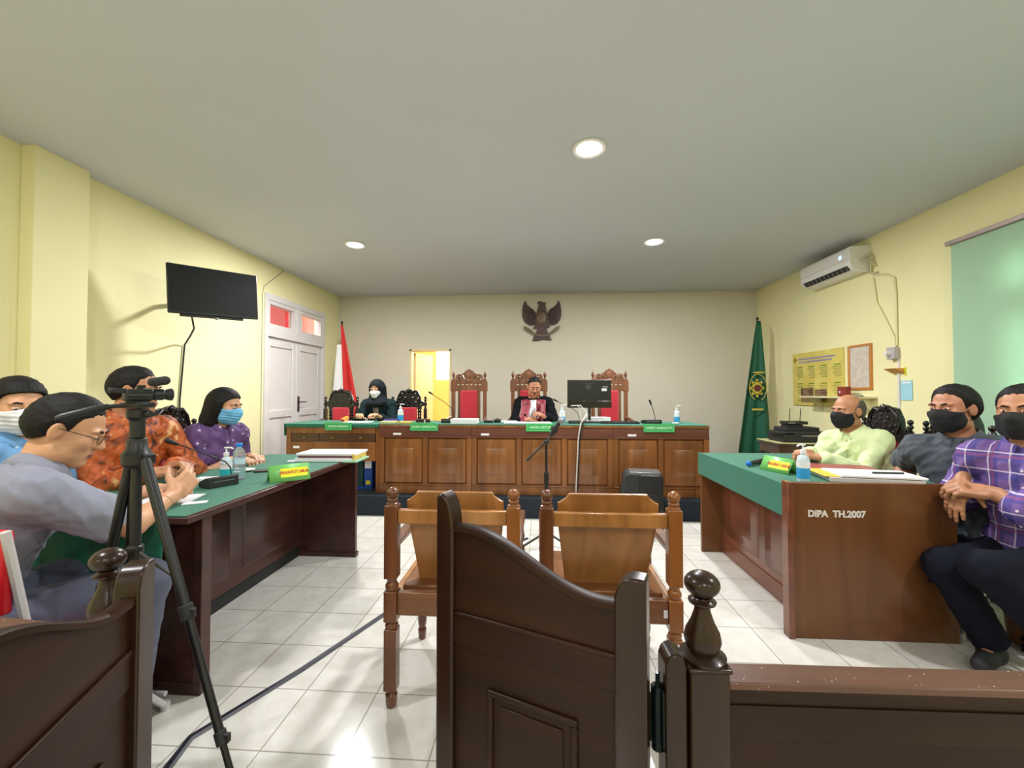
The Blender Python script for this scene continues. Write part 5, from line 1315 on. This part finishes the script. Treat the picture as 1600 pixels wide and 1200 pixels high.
        if ht in ('short', 'balding'):
            def cl(X, Y, Z):
                x, y, z = loc(X, Y, Z)
                line = np.interp(y, HL[0], HL[1])+.004*np.sin(x*260)*(y > .03)
                f = line-z
                if ht == 'balding':
                    line = np.interp(y, [-.12, -.06, -.02, .012, .022, .06, .12], [-.055, -.050, -.020, -.005, .040, .2, .2]); f = np.maximum(line-z, z-(.075-.0*y)+np.maximum(y+.03, 0)*1.2)
                # keep ears free
                ear = .020-np.sqrt(((y+.004)/1.)**2+((z+.002)/1.5)**2); f = np.maximum(f, np.where(np.abs(x) > .055, ear, -1))
                return f*hs
            me_ = polyg(HF, .0042, clip=cl, infl=(thick if ht == 'short' else .0035)*hs, lo=hc-.17, hi=hc+.17, noise=rn)
            add('hair', [me_], HAIR if P.get('hair') != 'grey' else HAIRG, body)
        elif ht == 'long':
            Lh = P.get('hlen', .13)
            HF.ell(TW((0, -.045, -.055)), V3(.080, .055, .11)*hs, HR, .04)
            HF.ell(TW((0, -.060, -.055-Lh*.6)), V3(.085, .050, Lh*.75)*hs, HR, .04)
            for q in (-1, 1): HF.cone(TW((q*.066, .005, .02)), TW((q*.078, -.02, -.05-Lh*.7)), .026*hs, .022*hs, .03)
            def cl(X, Y, Z):
                x, y, z = loc(X, Y, Z)
                line = np.interp(y, [-.2, .0, .012, .03, .055, .075, .12], [-.4, -.4, -.40, .025, .058, .072, .085]); return (line-z)*hs
            me_ = polyg(HF, .0045, clip=cl, infl=.010*hs, lo=hc-np.array([.2, .2, .34]), hi=hc+.19, noise=folds(.004, 5, 1.8))
            add('hair', [me_], HAIR, body)
        elif ht == 'tied':
            HF.ell(TW((0, -.085, .03)), V3(.03, .03, .03)*hs, HR, .02)
            def cl(X, Y, Z):
                x, y, z = loc(X, Y, Z)
                line = np.interp(y, [-.12, -.06, -.02, .012, .030, .055, .075, .12], [-.052, -.050, -.035, -.030, .030, .060, .070, .085]); return (line-z)*hs
            add('hair', [polyg(HF, .0045, clip=cl, infl=.011*hs, lo=hc-.18, hi=hc+.18, noise=rn)], HAIR, body)
        elif ht == 'scarf':
            HF.ell(TW((0, -.02, -.04)), V3(.088, .085, .12)*hs, HR, .04); HF.ell(TW((0, .02, -.135)), V3(.105, .095, .06)*hs, HR, .05); HF.ell(TW((.0, .05, -.165)), V3(.12, .085, .035)*hs, HR, .03)
            HF.ell(TW((0, .105, -.005)), V3(.056, .075, .082)*hs, HR, .012, True)
            add('headscarf', [polyg(HF, .005, infl=.016*hs, lo=hc-.30, hi=hc+.24, noise=folds(.006, 8, 1.1))], P['scarfmat'], body)
    # ---- clothes
    long_ = P.get('sleeve') == 'long'
    F2 = torso(Field(), 1.0); 
    for q in (-1, 1): F2.cone(nb-sp2*.03*s+tr*.02*q, SH[q]+sp2*.004*s-tr*.02*q*s, .040*s, .042*s, .05)
    F2.ell(nb-sp2*.025*s, V3(.072, .070, .035)*s, Tt, .03)
    g = P.get('loose', 1.18)
    for q in (-1, 1):
        if wst[q] is None: continue
        F2.ell(SH[q], V3(.050, .050, .050)*s, None, .05)
        if long_:
            F2.cone(SH[q], elb[q], .046*s*g, .041*s*g, .04); F2.cone(elb[q], elb[q]+(wst[q]-elb[q])*.93, .042*s*g, .031*s*g, .02)
        else:
            ln = P.get('slen', .82); F2.cone(SH[q], SH[q]+(elb[q]-SH[q])*ln, .046*s*g, .052*s*g, .04)
        if P.get('rolled'):
            e2 = elb[q]+(wst[q]-elb[q])*P['rolled']; F2.cone(elb[q], e2, .050*s*g, .046*s*g, .03); F2.cone(elb[q]+(e2-elb[q])*.75, e2, .050*s*g, .050*s*g, .01)
    if P.get('hem', True): F2.cone(hip-sp*.02+rt*.08, hip-sp*.02-rt*.08, .135*s*fat, .135*s*fat, .05)
    for q in (-1, 1):   # neckline opening
        F2.cone(nb-sp2*.055*s+tf*.125*s, nb+sp2*.06*s+tf*.085*s, .006, .040*s, .02, True)
    neckp = nb+sp2*.022*s
    hemz = hip-sp*P.get('hemlen', .09)
    ends = []
    for q in (-1, 1):
        if wst[q] is None or long_ or P.get('rolled'): continue
        d_ = unit(elb[q]-SH[q]); e_ = SH[q]+(elb[q]-SH[q])*(P.get('slen', .82)); ends.append((e_+d_*.012, d_, SH[q]))
    def clips(X, Y, Z):
        f = (X-neckp[0])*sp2[0]+(Y-neckp[1])*sp2[1]+(Z-neckp[2])*sp2[2]
        f = np.where(((X-nb[0])**2+(Y-nb[1])**2+(Z-nb[2])**2) < (.11*s)**2, f, -.1)
        f2 = -((X-hemz[0])*sp[0]+(Y-hemz[1])*sp[1]+(Z-hemz[2])*sp[2]); f = np.maximum(f, f2)
        for e_, d_, sh in ends:
            pl = (X-e_[0])*d_[0]+(Y-e_[1])*d_[1]+(Z-e_[2])*d_[2]
            near = np.sqrt((X-e_[0])**2+(Y-e_[1])**2+(Z-e_[2])**2) < .10*s
            f = np.maximum(f, np.where(near, pl, -.1))
        return f
    sh_ = add('robe' if P.get('robe') else 'shirt' if not P.get('jacket') else 'jacket', [polyg(F2, .0065, clip=clips, infl=.014*s, noise=folds(P.get('foldamp', .024), P.get('seed', 1)+10))], P['shirt'], body)
    # collar
    if P.get('collar', True):
        g_ = []; n_ = 40
        for r_, (rad, z_) in enumerate(((.060, .036), (.066, .050), (.078, .034), (.090, .002))):
            row = []
            for k in range(n_+1):
                a = math.radians(108+ (360-36)*k/n_) if False else math.radians(90+14+(360-28)*k/n_)
                frontness = max(0, math.sin(a)); 
                zz = z_-(.030*frontness**3 if r_ < 3 else .050*frontness**4)
                rr = rad*(1+.12*frontness)
                row.append(Vector(nb+tr*(rr*1.05*math.cos(a))*s+tf*(rr*math.sin(a)+.004)*s+sp2*(zz-.004)*s))
            g_.append(row)
        rigid('collar', MB().sheet(g_), P.get('collarmat', P['shirt']), solid=.004, parent=sh_)
    if P.get('placket', True) or P.get('front'):
        dg = sh_.data; bv = BVHTree.FromPolygons([v.co.copy() for v in dg.vertices], [tuple(p.vertices) for p in dg.polygons])
        def onfront(u, v, lift=.002):
            o_ = Vector(chest+tr*u+sp2*v+tf*.5+off); hit = bv.ray_cast(o_, Vector(-tf))
            return (hit[0]+hit[1]*lift if hit[0] is not None else None)
        if P.get('placket', True):
            for i in range(5):
                p = onfront(.002, .085-.075*i, .001)
                if p: 
                    b_ = MB().cyl(p-Vector(tf)*.002, p+Vector(tf)*.003, .0055, n=10); part('button', b_, P.get('buttonmat', M_paper), sh_)
            rows = [[onfront(u, v) for u in (-.016, .016)] for v in np.linspace(.10, -.24, 22)]
            rows = [r for r in rows if all(r)]
            if len(rows) > 3: part('placket', MB().sheet(rows), P['shirt'], sh_, solid=.003)
        for nm, mt, fn in P.get('front', []):
            rows = []
            for v in np.linspace(P.get('fronttop', .145), -.22, 34):
                us = fn(v)
                r = [onfront(u, v, .004) for u in us]
                if all(x is not None for x in r): rows.append(r)
            if len(rows) > 3: part(nm, MB().sheet(rows), mt, sh_, solid=.004)
        if P.get('pocket'):
            q = P['pocket']; r4 = [[onfront(q*.075+u, v) for u in (-.045, -.02, .0, .02, .045)] for v in (.045, .0, -.03, -.06)]
            if all(all(x is not None for x in r) for r in r4): part('pocket', MB().sheet(r4), P['shirt'], sh_, solid=.003)
    # trousers + shoes
    if kn:
        F3 = Field(); F3.ell(hip-sp*.01, V3(.168*fat, .13*fat, .105)*s, np.stack([rt, fw, up], 1), .04)
        for q in kn:
            F3.cone(hj[q], kn[q], .088*s, .066*s, .05); F3.cone(kn[q], kn[q]+(an[q]-kn[q])*1.0, .064*s, .056*s, .03)
            F3.ell(kn[q], V3(.066, .066, .066)*s, None, .03)
        wz = hip+sp*.075
        F3c = lambda X, Y, Z: (X-wz[0])*sp[0]+(Y-wz[1])*sp[1]+(Z-wz[2])*sp[2]
        def F3c2(X, Y, Z):
            f = (F3c(X, Y, Z)-.10)*.5-.1; f = np.minimum(f, -.05)
            for q in an:
                e_ = an[q]+(kn[q]-an[q])*.0; d_ = unit(an[q]-kn[q])
                near = ((X-e_[0])**2+(Y-e_[1])**2+(Z-e_[2])**2) < .014
                f = np.maximum(f, np.where(near, (X-e_[0])*d_[0]+(Y-e_[1])*d_[1]+(Z-e_[2])*d_[2], -.1))
            return f
        add('trousers', [polyg(F3, .008, clip=F3c2, infl=.010*s, noise=folds(.014, P.get('seed', 1)+40))], P['trousers'], body)
        for q in an:
            ftd = unit(P.get('foot', {}).get(q, fw)*V3(1, 1, 0)); F4 = Field()
            dn = P.get('soledir', {}).get(q, -up)
            F4.ell(an[q]+dn*.035+ftd*.0, V3(.04, .045, .04)*s, None, .03); F4.cone(an[q]+dn*.045, an[q]+dn*.050+ftd*.15*s, .038*s, .032*s, .03)
            add('shoe', [polyg(F4, .007, infl=.004)], P.get('shoes', M_blackm), body)
    P['_'] = dict(SH=SH, elb=elb, wst=wst, chest=chest, nb=nb, Tt=Tt, hc=hc, HR=HR, off=off, sp2=sp2, tr=tr, tf=tf, kn=kn, an=an)
    P['_rigid'] = rigid
    return body
# ================================================================ clothing materials
def spots_mat(name, base, cols, scale=18, rough=.8, thr=.28, vary=.12):
    m, nt, b = newmat(name); mp = coords(nt)
    n = N(nt, 'ShaderNodeTexNoise'); n.inputs['Scale'].default_value = scale*.6; n.inputs['Detail'].default_value = 3; nt.links.new(mp.outputs[0], n.inputs[0])
    v = N(nt, 'ShaderNodeTexVoronoi'); v.inputs['Scale'].default_value = scale; nt.links.new(mp.outputs[0], v.inputs[0])
    r0 = ramp(nt, n.outputs[0], [(.35, lin(base)), (.65, lin(cols[0]))])
    r1 = ramp(nt, v.outputs[0], [(thr-.05, (1, 1, 1, 1)), (thr, (0, 0, 0, 1))])
    mx = N(nt, 'ShaderNodeMix', data_type='RGBA'); nt.links.new(r1.outputs[0], mx.inputs[0]); nt.links.new(r0.outputs[0], mx.inputs[6]); mx.inputs[7].default_value = lin(cols[1])
    nt.links.new(mx.outputs[2], b.inputs['Base Color']); b.inputs['Roughness'].default_value = rough; return m
def batik_mat():
    m, nt, b = newmat('orange_batik_cloth'); mp = coords(nt)
    n = N(nt, 'ShaderNodeTexNoise'); n.inputs['Scale'].default_value = 9; n.inputs['Detail'].default_value = 2; n.inputs['Distortion'].default_value = 2.5; nt.links.new(mp.outputs[0], n.inputs[0])
    r = ramp(nt, n.outputs[0], [(.30, lin((60, 34, 22))), (.40, lin((150, 70, 28))), (.52, lin((196, 96, 40))), (.62, lin((176, 84, 34))), (.70, lin((222, 168, 110)))])
    w_ = N(nt, 'ShaderNodeTexVoronoi', feature='DISTANCE_TO_EDGE'); w_.inputs['Scale'].default_value = 16; nt.links.new(mp.outputs[0], w_.inputs[0])
    r2 = ramp(nt, w_.outputs[0], [(.02, (.25, .12, .06, 1)), (.06, (1, 1, 1, 1))])
    mx = N(nt, 'ShaderNodeMix', data_type='RGBA', blend_type='MULTIPLY'); mx.inputs[0].default_value = .3; nt.links.new(r.outputs[0], mx.inputs[6]); nt.links.new(r2.outputs[0], mx.inputs[7]); nt.links.new(mx.outputs[2], b.inputs['Base Color'])
    b.inputs['Roughness'].default_value = .6; return m
def plaid_mat(rz):
    m, nt, b = newmat('purple_plaid_cloth'); mp = coords(nt, rot=(0, 0, rz)); sep = N(nt, 'ShaderNodeSeparateXYZ'); nt.links.new(mp.outputs[0], sep.inputs[0])
    def stripe(src, per, width, ph=0.):
        a = N(nt, 'ShaderNodeMath', operation='ADD'); a.inputs[1].default_value = ph+50*per; nt.links.new(src, a.inputs[0])
        q = N(nt, 'ShaderNodeMath', operation='MODULO'); q.inputs[1].default_value = per; nt.links.new(a.outputs[0], q.inputs[0])
        l = N(nt, 'ShaderNodeMath', operation='LESS_THAN'); l.inputs[1].default_value = width; nt.links.new(q.outputs[0], l.inputs[0]); return l.outputs[0]
    cur = None; base = N(nt, 'ShaderNodeRGB'); base.outputs[0].default_value = lin((120, 92, 160)); cur = base.outputs[0]
    for ax, per, w_, ph, c, f in ((0, .075, .030, 0, (66, 62, 140), .75), (2, .085, .034, 0, (70, 66, 146), .7), (0, .075, .006, .045, (214, 200, 222), .75), (2, .085, .006, .050, (220, 206, 226), .75), (0, .15, .010, .06, (150, 70, 110), .5), (2, .17, .012, .07, (160, 80, 120), .5)):
        mx = N(nt, 'ShaderNodeMix', data_type='RGBA'); mu = N(nt, 'ShaderNodeMath', operation='MULTIPLY'); mu.inputs[1].default_value = f
        nt.links.new(stripe(sep.outputs[ax], per, w_, ph), mu.inputs[0]); nt.links.new(mu.outputs[0], mx.inputs[0]); nt.links.new(cur, mx.inputs[6]); mx.inputs[7].default_value = lin(c); cur = mx.outputs[2]
    nt.links.new(cur, b.inputs['Base Color']); b.inputs['Roughness'].default_value = .8; return m
def fabric(name, c, rough=.8, var=.05, sheen=.1): return plain(name, c, rough if sum(c) > 240 else .95, var=var, scale=20, bmp=.2, bscale=700, sheen=sheen if sum(c) > 240 else 0, spec=.5 if sum(c) > 240 else .15)
C_batik = batik_mat(); C_plaid = plaid_mat(math.radians(-112))
C_purple = spots_mat('purple_floral_cloth', (84, 58, 104), [(100, 70, 120), (190, 170, 200)], 22, thr=.22)
C_grey = fabric('light_grey_cloth', (134, 136, 152)); C_char = fabric('charcoal_grey_cloth', (76, 82, 92)); C_green = fabric('pale_yellow_green_cloth', (214, 226, 172), .7)
C_blue = spots_mat('light_blue_pattern_cloth', (110, 160, 210), [(120, 170, 216), (180, 210, 235)], 26, thr=.2)
C_robe = fabric('black_robe_cloth', (18, 19, 22)); C_satin = plain('dark_red_satin', (134, 28, 48), .35, var=.2, scale=12, sheen=.3); C_bib = fabric('white_bib_cloth', (226, 224, 230))
C_dkgreen = fabric('dark_green_black_cloth', (26, 40, 42)); C_scarf = fabric('black_scarf_cloth', (32, 36, 38)); C_brownp = spots_mat('grey_brown_print_cloth', (120, 104, 96), [(140, 122, 112), (90, 74, 70)], 40)
C_navy = fabric('dark_navy_trouser_cloth', (24, 26, 36)); C_blgrey = fabric('blue_grey_trouser_cloth', (84, 88, 108)); C_black = fabric('black_trouser_cloth', (26, 27, 32))
R_ = math.radians
PEOPLE = {}
def make(key, **P):
    b = person(P); PEOPLE[key] = (b, P); print('PERSON', key, 'hip', [round(float(v), 2) for v in P['hip']], 'sh', {q: [round(float(x), 2) for x in v] for q, v in P['_']['SH'].items()}, 'elb', {q: [round(float(x), 2) for x in v] for q, v in P['_']['elb'].items()}); return b, P
# B, man in grey shirt, near left
b, P = make('grey', label='person in a grey short-sleeved shirt and glasses leaning over the left desk', skin=SK_LIGHT, yaw=R_(-26), tyaw=R_(-38), lean=.20, hunch=.30, head=(-1.72, 1.42, 1.112), hrot=(R_(-58), .42, -.05), s=1.04, shw=.165,
    wR=(-1.575, 1.715, .815), hR=(.55, -.4, -.6), wL=(-1.79, 1.83, .80), hL=(-.5, -.2, -.7), aR=(-1.53, 1.47, .10), aL=(-1.76, 1.60, .10), kR=(.5, .5, 1), kL=(0, .5, 1), foot={1: V3(-.6, .8, 0), -1: V3(-.3, .9, 0)},
    handR=dict(d=(.05, .75, .55), n=(.8, -.2, .25), curl=(.75, .8, .85, .9), thumb=.5), handL=dict(d=(.75, .35, .15), n=(0, .1, .9), curl=(.6, .65, .7, .75), thumb=.6),
    shirt=C_grey, trousers=C_blgrey, shoes=M_black, glasses=True, slen=.80, seed=4, hthick=.013, foldamp=.026, fres=.003, placket=False, loose=1.25)
# A, woman at the far left with white mask
make('white_mask', label='person with tied black hair, white face mask and light blue shirt at left edge', skin=SK_LIGHT, yaw=R_(-92), lean=.12, head=(-2.27, 1.68, 1.195), hrot=(R_(-112), .18, .05), s=.96, hs=1.04,
    wR=(-2.08, 1.66, .64), wL=(-2.08, 1.82, .64), hR=(-.5, -.3, -1), hL=(-.5, .2, -1), aR=(-2.30, 1.62, .1), aL=(-2.30, 1.78, .1), shirt=C_blue, trousers=C_black, mask=M_maskwht, hairtype='tied', seed=6, fat=.95, down=True, placket=False)
# C, man in batik
make('batik', label='person in an orange brown batik shirt behind the camcorder', skin=SK_MID, yaw=R_(-92), tyaw=R_(-108), lean=.10, head=(-2.19, 2.13, 1.262), hrot=(R_(-66), .12, 0), s=1.06, hs=1.0, fat=1.15, shw=.17,
    wR=(-1.99, 1.98, .845), wL=(-2.0, 2.17, .85), hR=(.3, .1, -1), hL=(.2, .6, -1), aR=(-2.36, 2.0, .1), aL=(-2.36, 2.2, .1), handR=dict(d=(.55, .6, 0), n=(.2, -.2, .9), curl=(.6, .7, .7, .7)), handL=dict(d=(.8, -.25, .1), n=(.1, .3, .9), curl=(.5, .6, .6, .7)),
    shirt=C_batik, trousers=C_black, sleeve='long', hairtype='short', seed=7, hthick=.009, collarmat=C_batik)
# D, woman in purple
make('purple', label='person with long black hair, light blue mask and purple floral shirt', skin=SK_LIGHT, yaw=R_(-90), tyaw=R_(-100), lean=.14, head=(-2.10, 2.66, 1.163), hrot=(R_(-84), .22, 0), s=.97, hs=1.0, bust=.8,
    wR=(-2.02, 2.62, .805), wL=(-2.02, 2.82, .80), aR=(-2.28, 2.6, .1), aL=(-2.28, 2.75, .1), handR=dict(d=(.75, .35, 0), n=(0, -.1, 1), curl=(.5, .5, .6, .6)), handL=dict(d=(.8, -.4, 0), n=(0, .1, 1), curl=(.5, .5, .6, .6)),
    shirt=C_purple, trousers=C_black, mask=M_maskblu, hairtype='long', hlen=.10, slen=.98, seed=8, down=True, fat=.95)
# E, man in pale green
make('pale_green', label='person with balding grey hair, black mask and pale yellow-green shirt', skin=SK_MID, yaw=R_(90), tyaw=R_(112), lean=.22, head=(2.20, 3.12, 1.118), hrot=(R_(100), .06, 0), s=1.0, fat=1.12, belly=.9,
    wR=(1.90, 3.06, .83), wL=(1.90, 2.93, .815), aR=(1.95, 3.2, .1), aL=(1.95, 2.98, .1), handR=dict(d=(-.85, -.2, .1), n=(-.1, .2, 1), curl=(.6, .6, .7, .7)), handL=dict(d=(-.8, .5, .1), n=(-.1, -.1, 1), curl=(.5, .6, .6, .7)),
    shirt=C_green, trousers=C_black, sleeve='long', mask=M_maskblk, hair='grey', hairtype='balding', seed=9, pocket=-1)
# F, man in charcoal
make('charcoal', label='person with short black hair, black mask and charcoal shirt', skin=SK_DARK, yaw=R_(95), tyaw=R_(128), lean=.10, head=(2.235, 2.40, 1.160), hrot=(R_(102), .02, .03), s=1.06, hs=.99, fat=1.12,
    wR=(2.14, 2.66, .64), wL=(2.12, 2.36, .62), hR=(.6, .8, 0), hL=(1, .3, -.3), aR=(2.28, 2.55, .1), aL=(2.28, 2.42, .1), leg=.88, shirt=C_char, trousers=C_navy, mask=M_maskblk, hairtype='short', seed=10, hthick=.014, slen=.95, pocket=-1, buttonmat=C_char)
# G, man in plaid
b, P = make('plaid', label='person in a purple plaid shirt and black mask, hands folded over the desk corner', skin=SK_MID, yaw=R_(92), tyaw=R_(118), lean=.06, head=(2.21, 2.05, 1.160), hrot=(R_(116), .0, .04), s=1.02, hs=1.02, shw=.168,
    wL=(2.085, 2.085, .790), hL=(.55, -.75, -.5), wR=(2.06, 2.18, .815), hR=(.25, .55, -.8), aR=(2.09, 2.09, .09), aL=(2.16, 1.86, .20), kR=(-1, 0, .25), kL=(-1, .0, .2), leg=.85,
    handL=dict(d=(-.80, .45, .06), n=(-.25, -.45, .85), curl=(.62, .66, .70, .75), thumb=.35), handR=dict(d=(-.42, -.15, -.75), n=(-.75, -.35, .45), curl=(.22, .26, .30, .34), thumb=.2),
    foot={-1: unit(V3(.3, -.8, 0)), 1: unit(V3(-.6, -.4, 0))}, shirt=C_plaid, trousers=C_navy, mask=M_maskblk, hairtype='short', seed=11, hthick=.009, rolled=.55, fres=.003, foldamp=.022)
J = P['_']; w_ = J['wst'][-1]; d_ = unit(J['wst'][-1]-J['elb'][-1])
P['_rigid']('ring', MB().cyl(w_+V3(-.078, .040, .010), w_+V3(-.078, .040, .010)+V3(-.001, .001, .006), .006), M_steel)
wt_ = MB(); 
q = J['wst'][1]; dd = unit(J['wst'][1]-J['elb'][1]); wt_.cyl(q-dd*.035, q-dd*.012, .031, n=20)
P['_rigid']('wristwatch', wt_, M_black, 'black wristwatch')
# H, clerk in headscarf
b, P = make('clerk', label='person in a dark headscarf, white mask and dark jacket at the clerk desk', skin=SK_LIGHT, yaw=R_(180), lean=.16, head=(-1.975, 4.97, 1.292), hrot=(R_(176), .22, .03), s=.95, floor=.2, hres=.006, fres=.005,
    wR=(-2.09, 4.72, .965), wL=(-1.84, 4.74, .965), aR=(-2.08, 4.66, .28), aL=(-1.88, 4.66, .28), shirt=C_dkgreen, jacket=1, trousers=C_black, sleeve='long', mask=M_maskwht, hairtype='scarf', scarfmat=C_scarf, down=True, seed=12, collar=False, placket=False,
    front=[('blouse_front', C_brownp, lambda v: np.linspace(-.030-.02*(-v+.1), .035+.02*(-v+.1), 5))])
# J, judge
b, P = make('judge', label='person in a black robe with dark red front and white bib, the judge', skin=SK_DARK, yaw=R_(178), lean=.22, head=(-.055, 4.96, 1.318), hrot=(R_(188), .32, 0), s=1.0, floor=.2, hres=.0055, fres=.005,
    wR=(-.16, 4.66, .965), wL=(.07, 4.68, .985), aR=(-.16, 4.62, .28), aL=(.05, 4.62, .28), handR=dict(d=(.7, -.4, 0), n=(.1, -.2, 1)), handL=dict(d=(-.5, -.5, .3), n=(.3, -.2, .9)),
    shirt=C_robe, robe=1, trousers=C_black, sleeve='long', hairtype='short', hthick=.004, beard=1, down=True, seed=13, collar=False, placket=False, loose=1.45, fat=1.1, hem=True, fronttop=.175,
    front=[('red_facing', C_satin, lambda v: np.linspace(-.125-.02*(v > .1), -.034, 7)), ('red_facing', C_satin, lambda v: np.linspace(.034, .125+.02*(v > .1), 7)), ('white_bib', C_bib, lambda v: np.linspace(-.035-.012*(.145-v)/.36, .035+.012*(.145-v)/.36, 5))])
# ================================================================ seats of the counsel, tripod and camera
def folding_chair(label, loc, rz):
    t = thing('folding_chair', label, 'chair', loc, rz)
    M_wt = plain('white_tube', (214, 210, 212), .3, metal=.2)
    # local: faces +y
    for s in (-1, 1):
        part('leg', MB().tube([(s*.20, -.26, .86), (s*.21, -.20, .50), (s*.21, .05, .25), (s*.21, .24, .012)], .012, 8).cyl((s*.21, .238, .0), (s*.21, .24, .03), .016), M_wt, t)
        part('leg', MB().tube([(s*.185, .17, .44), (s*.185, -.05, .22), (s*.185, -.24, .012)], .012, 8).cyl((s*.185, -.24, .0), (s*.185, -.238, .03), .016), M_wt, t)
    part('backrest', MB().box((0, -.245, .74), (.39, .03, .24), Matrix.Identity(4)), M_redv, t, bevel=.012)
    part('seat', MB().box((0, -.02, .455), (.40, .38, .045)), M_redv, t, bevel=.018)
    part('cross_tube', MB().cyl((-.21, .24, .06), (.21, .24, .06), .009), M_wt, t)
    return t
M_redv = plain('red_vinyl', (206, 26, 40), .4, var=.06)
fc = folding_chair('red and white folding chair at the left edge under the person in grey', (-1.69, 1.345, 0), R_(-1))
dup(fc, (2.40, 2.10, 0), R_(95), 'red padded folding chair under the person in the plaid shirt')
ec2 = dup(ec, (-2.44, 2.08, 0), R_(90), 'black carved chair behind the person in the batik shirt', 'black carved chairs beside the desks')
dup(ec, (-2.43, 2.83, 0), R_(90), 'black carved chair under the person in the purple shirt', 'black carved chairs beside the desks')
dup(ec, (-2.52, 1.58, 0), R_(90), 'black carved chair under the person with the white mask at the left edge', 'black carved chairs beside the desks')
dup(ec, (2.48, 3.43, 0), R_(-90), 'black carved chair with a strip of red back beside the person in pale green', 'black carved chairs beside the desks')
dup(ec, (2.50, 2.90, 0), R_(-90), 'black carved chair between the persons in pale green and in charcoal', 'black carved chairs beside the desks')
dup(ec, (2.56, 2.40, 0), R_(-90), 'black carved chair behind the person in the charcoal shirt', 'black carved chairs beside the desks')
for o in bpy.data.objects:
    if o.get('group') == 'black carved chairs beside the desks': o.scale = (1, 1, 1.05)
# waste basket
bk = thing('waste_basket', 'brown wicker waste basket on the floor at the right edge', 'basket', (2.44, 2.25, 0))
wk = wood('brown_wicker', (84, 48, 20), (140, 84, 34), .5, 2, 3)
part('basket', MB().lathe([(.075, 0), (.085, .02), (.105, .27), (.11, .28), (.10, .28), (.08, .03)], n=28), wk, bk); part('rim', MB().lathe([(.104, .272), (.114, .276), (.112, .29), (.102, .288)], n=28), wk, bk)
part('bin_liner', MB().lathe([(.100, .255), (.106, .293), (.112, .294), (.113, .262)], n=28), M_blackm, bk)
# ---- tripod and camcorder
tx, ty = -1.155, 1.13
tr_ = thing('camera_tripod', 'black camera tripod standing behind the railing on the left', 'tripod', (tx, ty, 0))
part('centre_column', MB().cyl((0, 0, .62), (0, 0, 1.20), .013), M_black, tr_)
part('crown', MB().lathe([(.02, 1.035), (.034, 1.045), (.036, 1.075), (.026, 1.09), (.022, 1.12)], n=20).box((.03, 0, 1.06), (.03, .03, .03)).box((-.018, .03, 1.06), (.03, .03, .03)), M_black, tr_, bevel=.003)
part('pan_head', MB().lathe([(.018, 1.12), (.018, 1.17), (.026, 1.18), (.026, 1.205)], n=18).box((0, 0, 1.215), (.055, .055, .016)).cyl((.02, 0, 1.19), (.05, -.01, 1.19), .010), M_black, tr_, bevel=.003)
part('pan_handle', MB().cyl((-.01, -.02, 1.215), (-.035, -.05, 1.212), .006).tube([(-.035, -.05, 1.212), (-.05, -.075, 1.205), (-.082, -.125, 1.187), (-.088, -.135, 1.183)], [.008, .0105, .0095, .006], 12), M_black, tr_)
feet = [(.50, -.14), (-.36, .12), (-.25, .20)]
for k, (fx, fy) in enumerate(feet):
    a = Vector((fx*.07, fy*.07, 1.06)); f = Vector((fx, fy, .012)); m1 = a.lerp(f, .38); m2 = a.lerp(f, .66)
    L_ = part('leg', MB().cyl(a, m1, .0135, .0125, 12).cyl(m1, m2, .0105, .0105, 12).cyl(m2, f, .0078, .0078, 12), M_black, tr_)
    for mm, ln_, rr in ((m1, .02, .017), (m2, .016, .014)):
        part('leg_clamp', MB().cyl(mm+(a-mm).normalized()*ln_, mm-(a-mm).normalized()*ln_, rr, n=12).box((mm.x+.012, mm.y, mm.z), (.022, .012, .022)), M_blackm, L_, bevel=.002)
    part('rubber_foot', MB().sph(f, (.013, .013, .012), 10, 8), M_blackm, L_)
    part('spreader_brace', MB().cyl(a.lerp(f, .30), Vector((0, 0, .80)), .0045), M_black, tr_)
part('spreader_hub', MB().lathe([(.018, .785), (.02, .79), (.02, .81), (.016, .815)], n=14), M_black, tr_)
cc = thing('camcorder', 'small black camcorder with fluffy microphone mounted on the tripod', 'video camera', (tx, ty, 1.224), R_(-24)); cc.scale = (.62, .62, .62)
# local: lens points +y
part('body', MB().box((0, .0, .032), (.052, .105, .055)).lathe([(.026, 0), (.028, .05)], n=20, M=Matrix.Translation((0, .05, .034)) @ Matrix.Rotation(R_(-90), 4, 'X')), M_black, cc, bevel=.008)
part('lens_hood', MB().lathe([(.022, 0), (.030, .028), (.030, .032), (.024, .032), (.018, .005)], n=20, M=Matrix.Translation((0, .098, .034)) @ Matrix.Rotation(R_(-90), 4, 'X')), M_blackm, cc)
part('side_screen', MB().box((-.032, .005, .034), (.008, .075, .048)), MATS['dark_screen_glass'], cc, bevel=.003)
part('silver_band', MB().box((0.001, .03, .061), (.054, .035, .006)), M_steel, cc, bevel=.001)
part('viewfinder', MB().box((0, -.068, .052), (.026, .045, .022)).cyl((0, -.09, .052), (0, -.105, .052), .014), M_blackm, cc, bevel=.004)
part('grip_strap', MB().tube([(.028, .04, .03), (.048, .01, .03), (.048, -.02, .03), (.028, -.045, .03)], .006, 8), M_blackm, cc)
part('base_plate', MB().box((0, .0, .002), (.045, .075, .008)), M_blackm, cc, bevel=.002)
m_ = part('top_microphone', MB().cyl((.015, .05, .093), (.02, .095, .102), .0215, .0215, 18).sph((.02, .095, .102), .0215, 16, 10).sph((.015, .05, .093), .0215, 16, 10), plain('dark_grey_foam', (52, 52, 54), .95, bmp=.5, bscale=900), cc)
part('shoe_mount', MB().box((0, .01, .068), (.016, .03, .02)), M_black, m_)
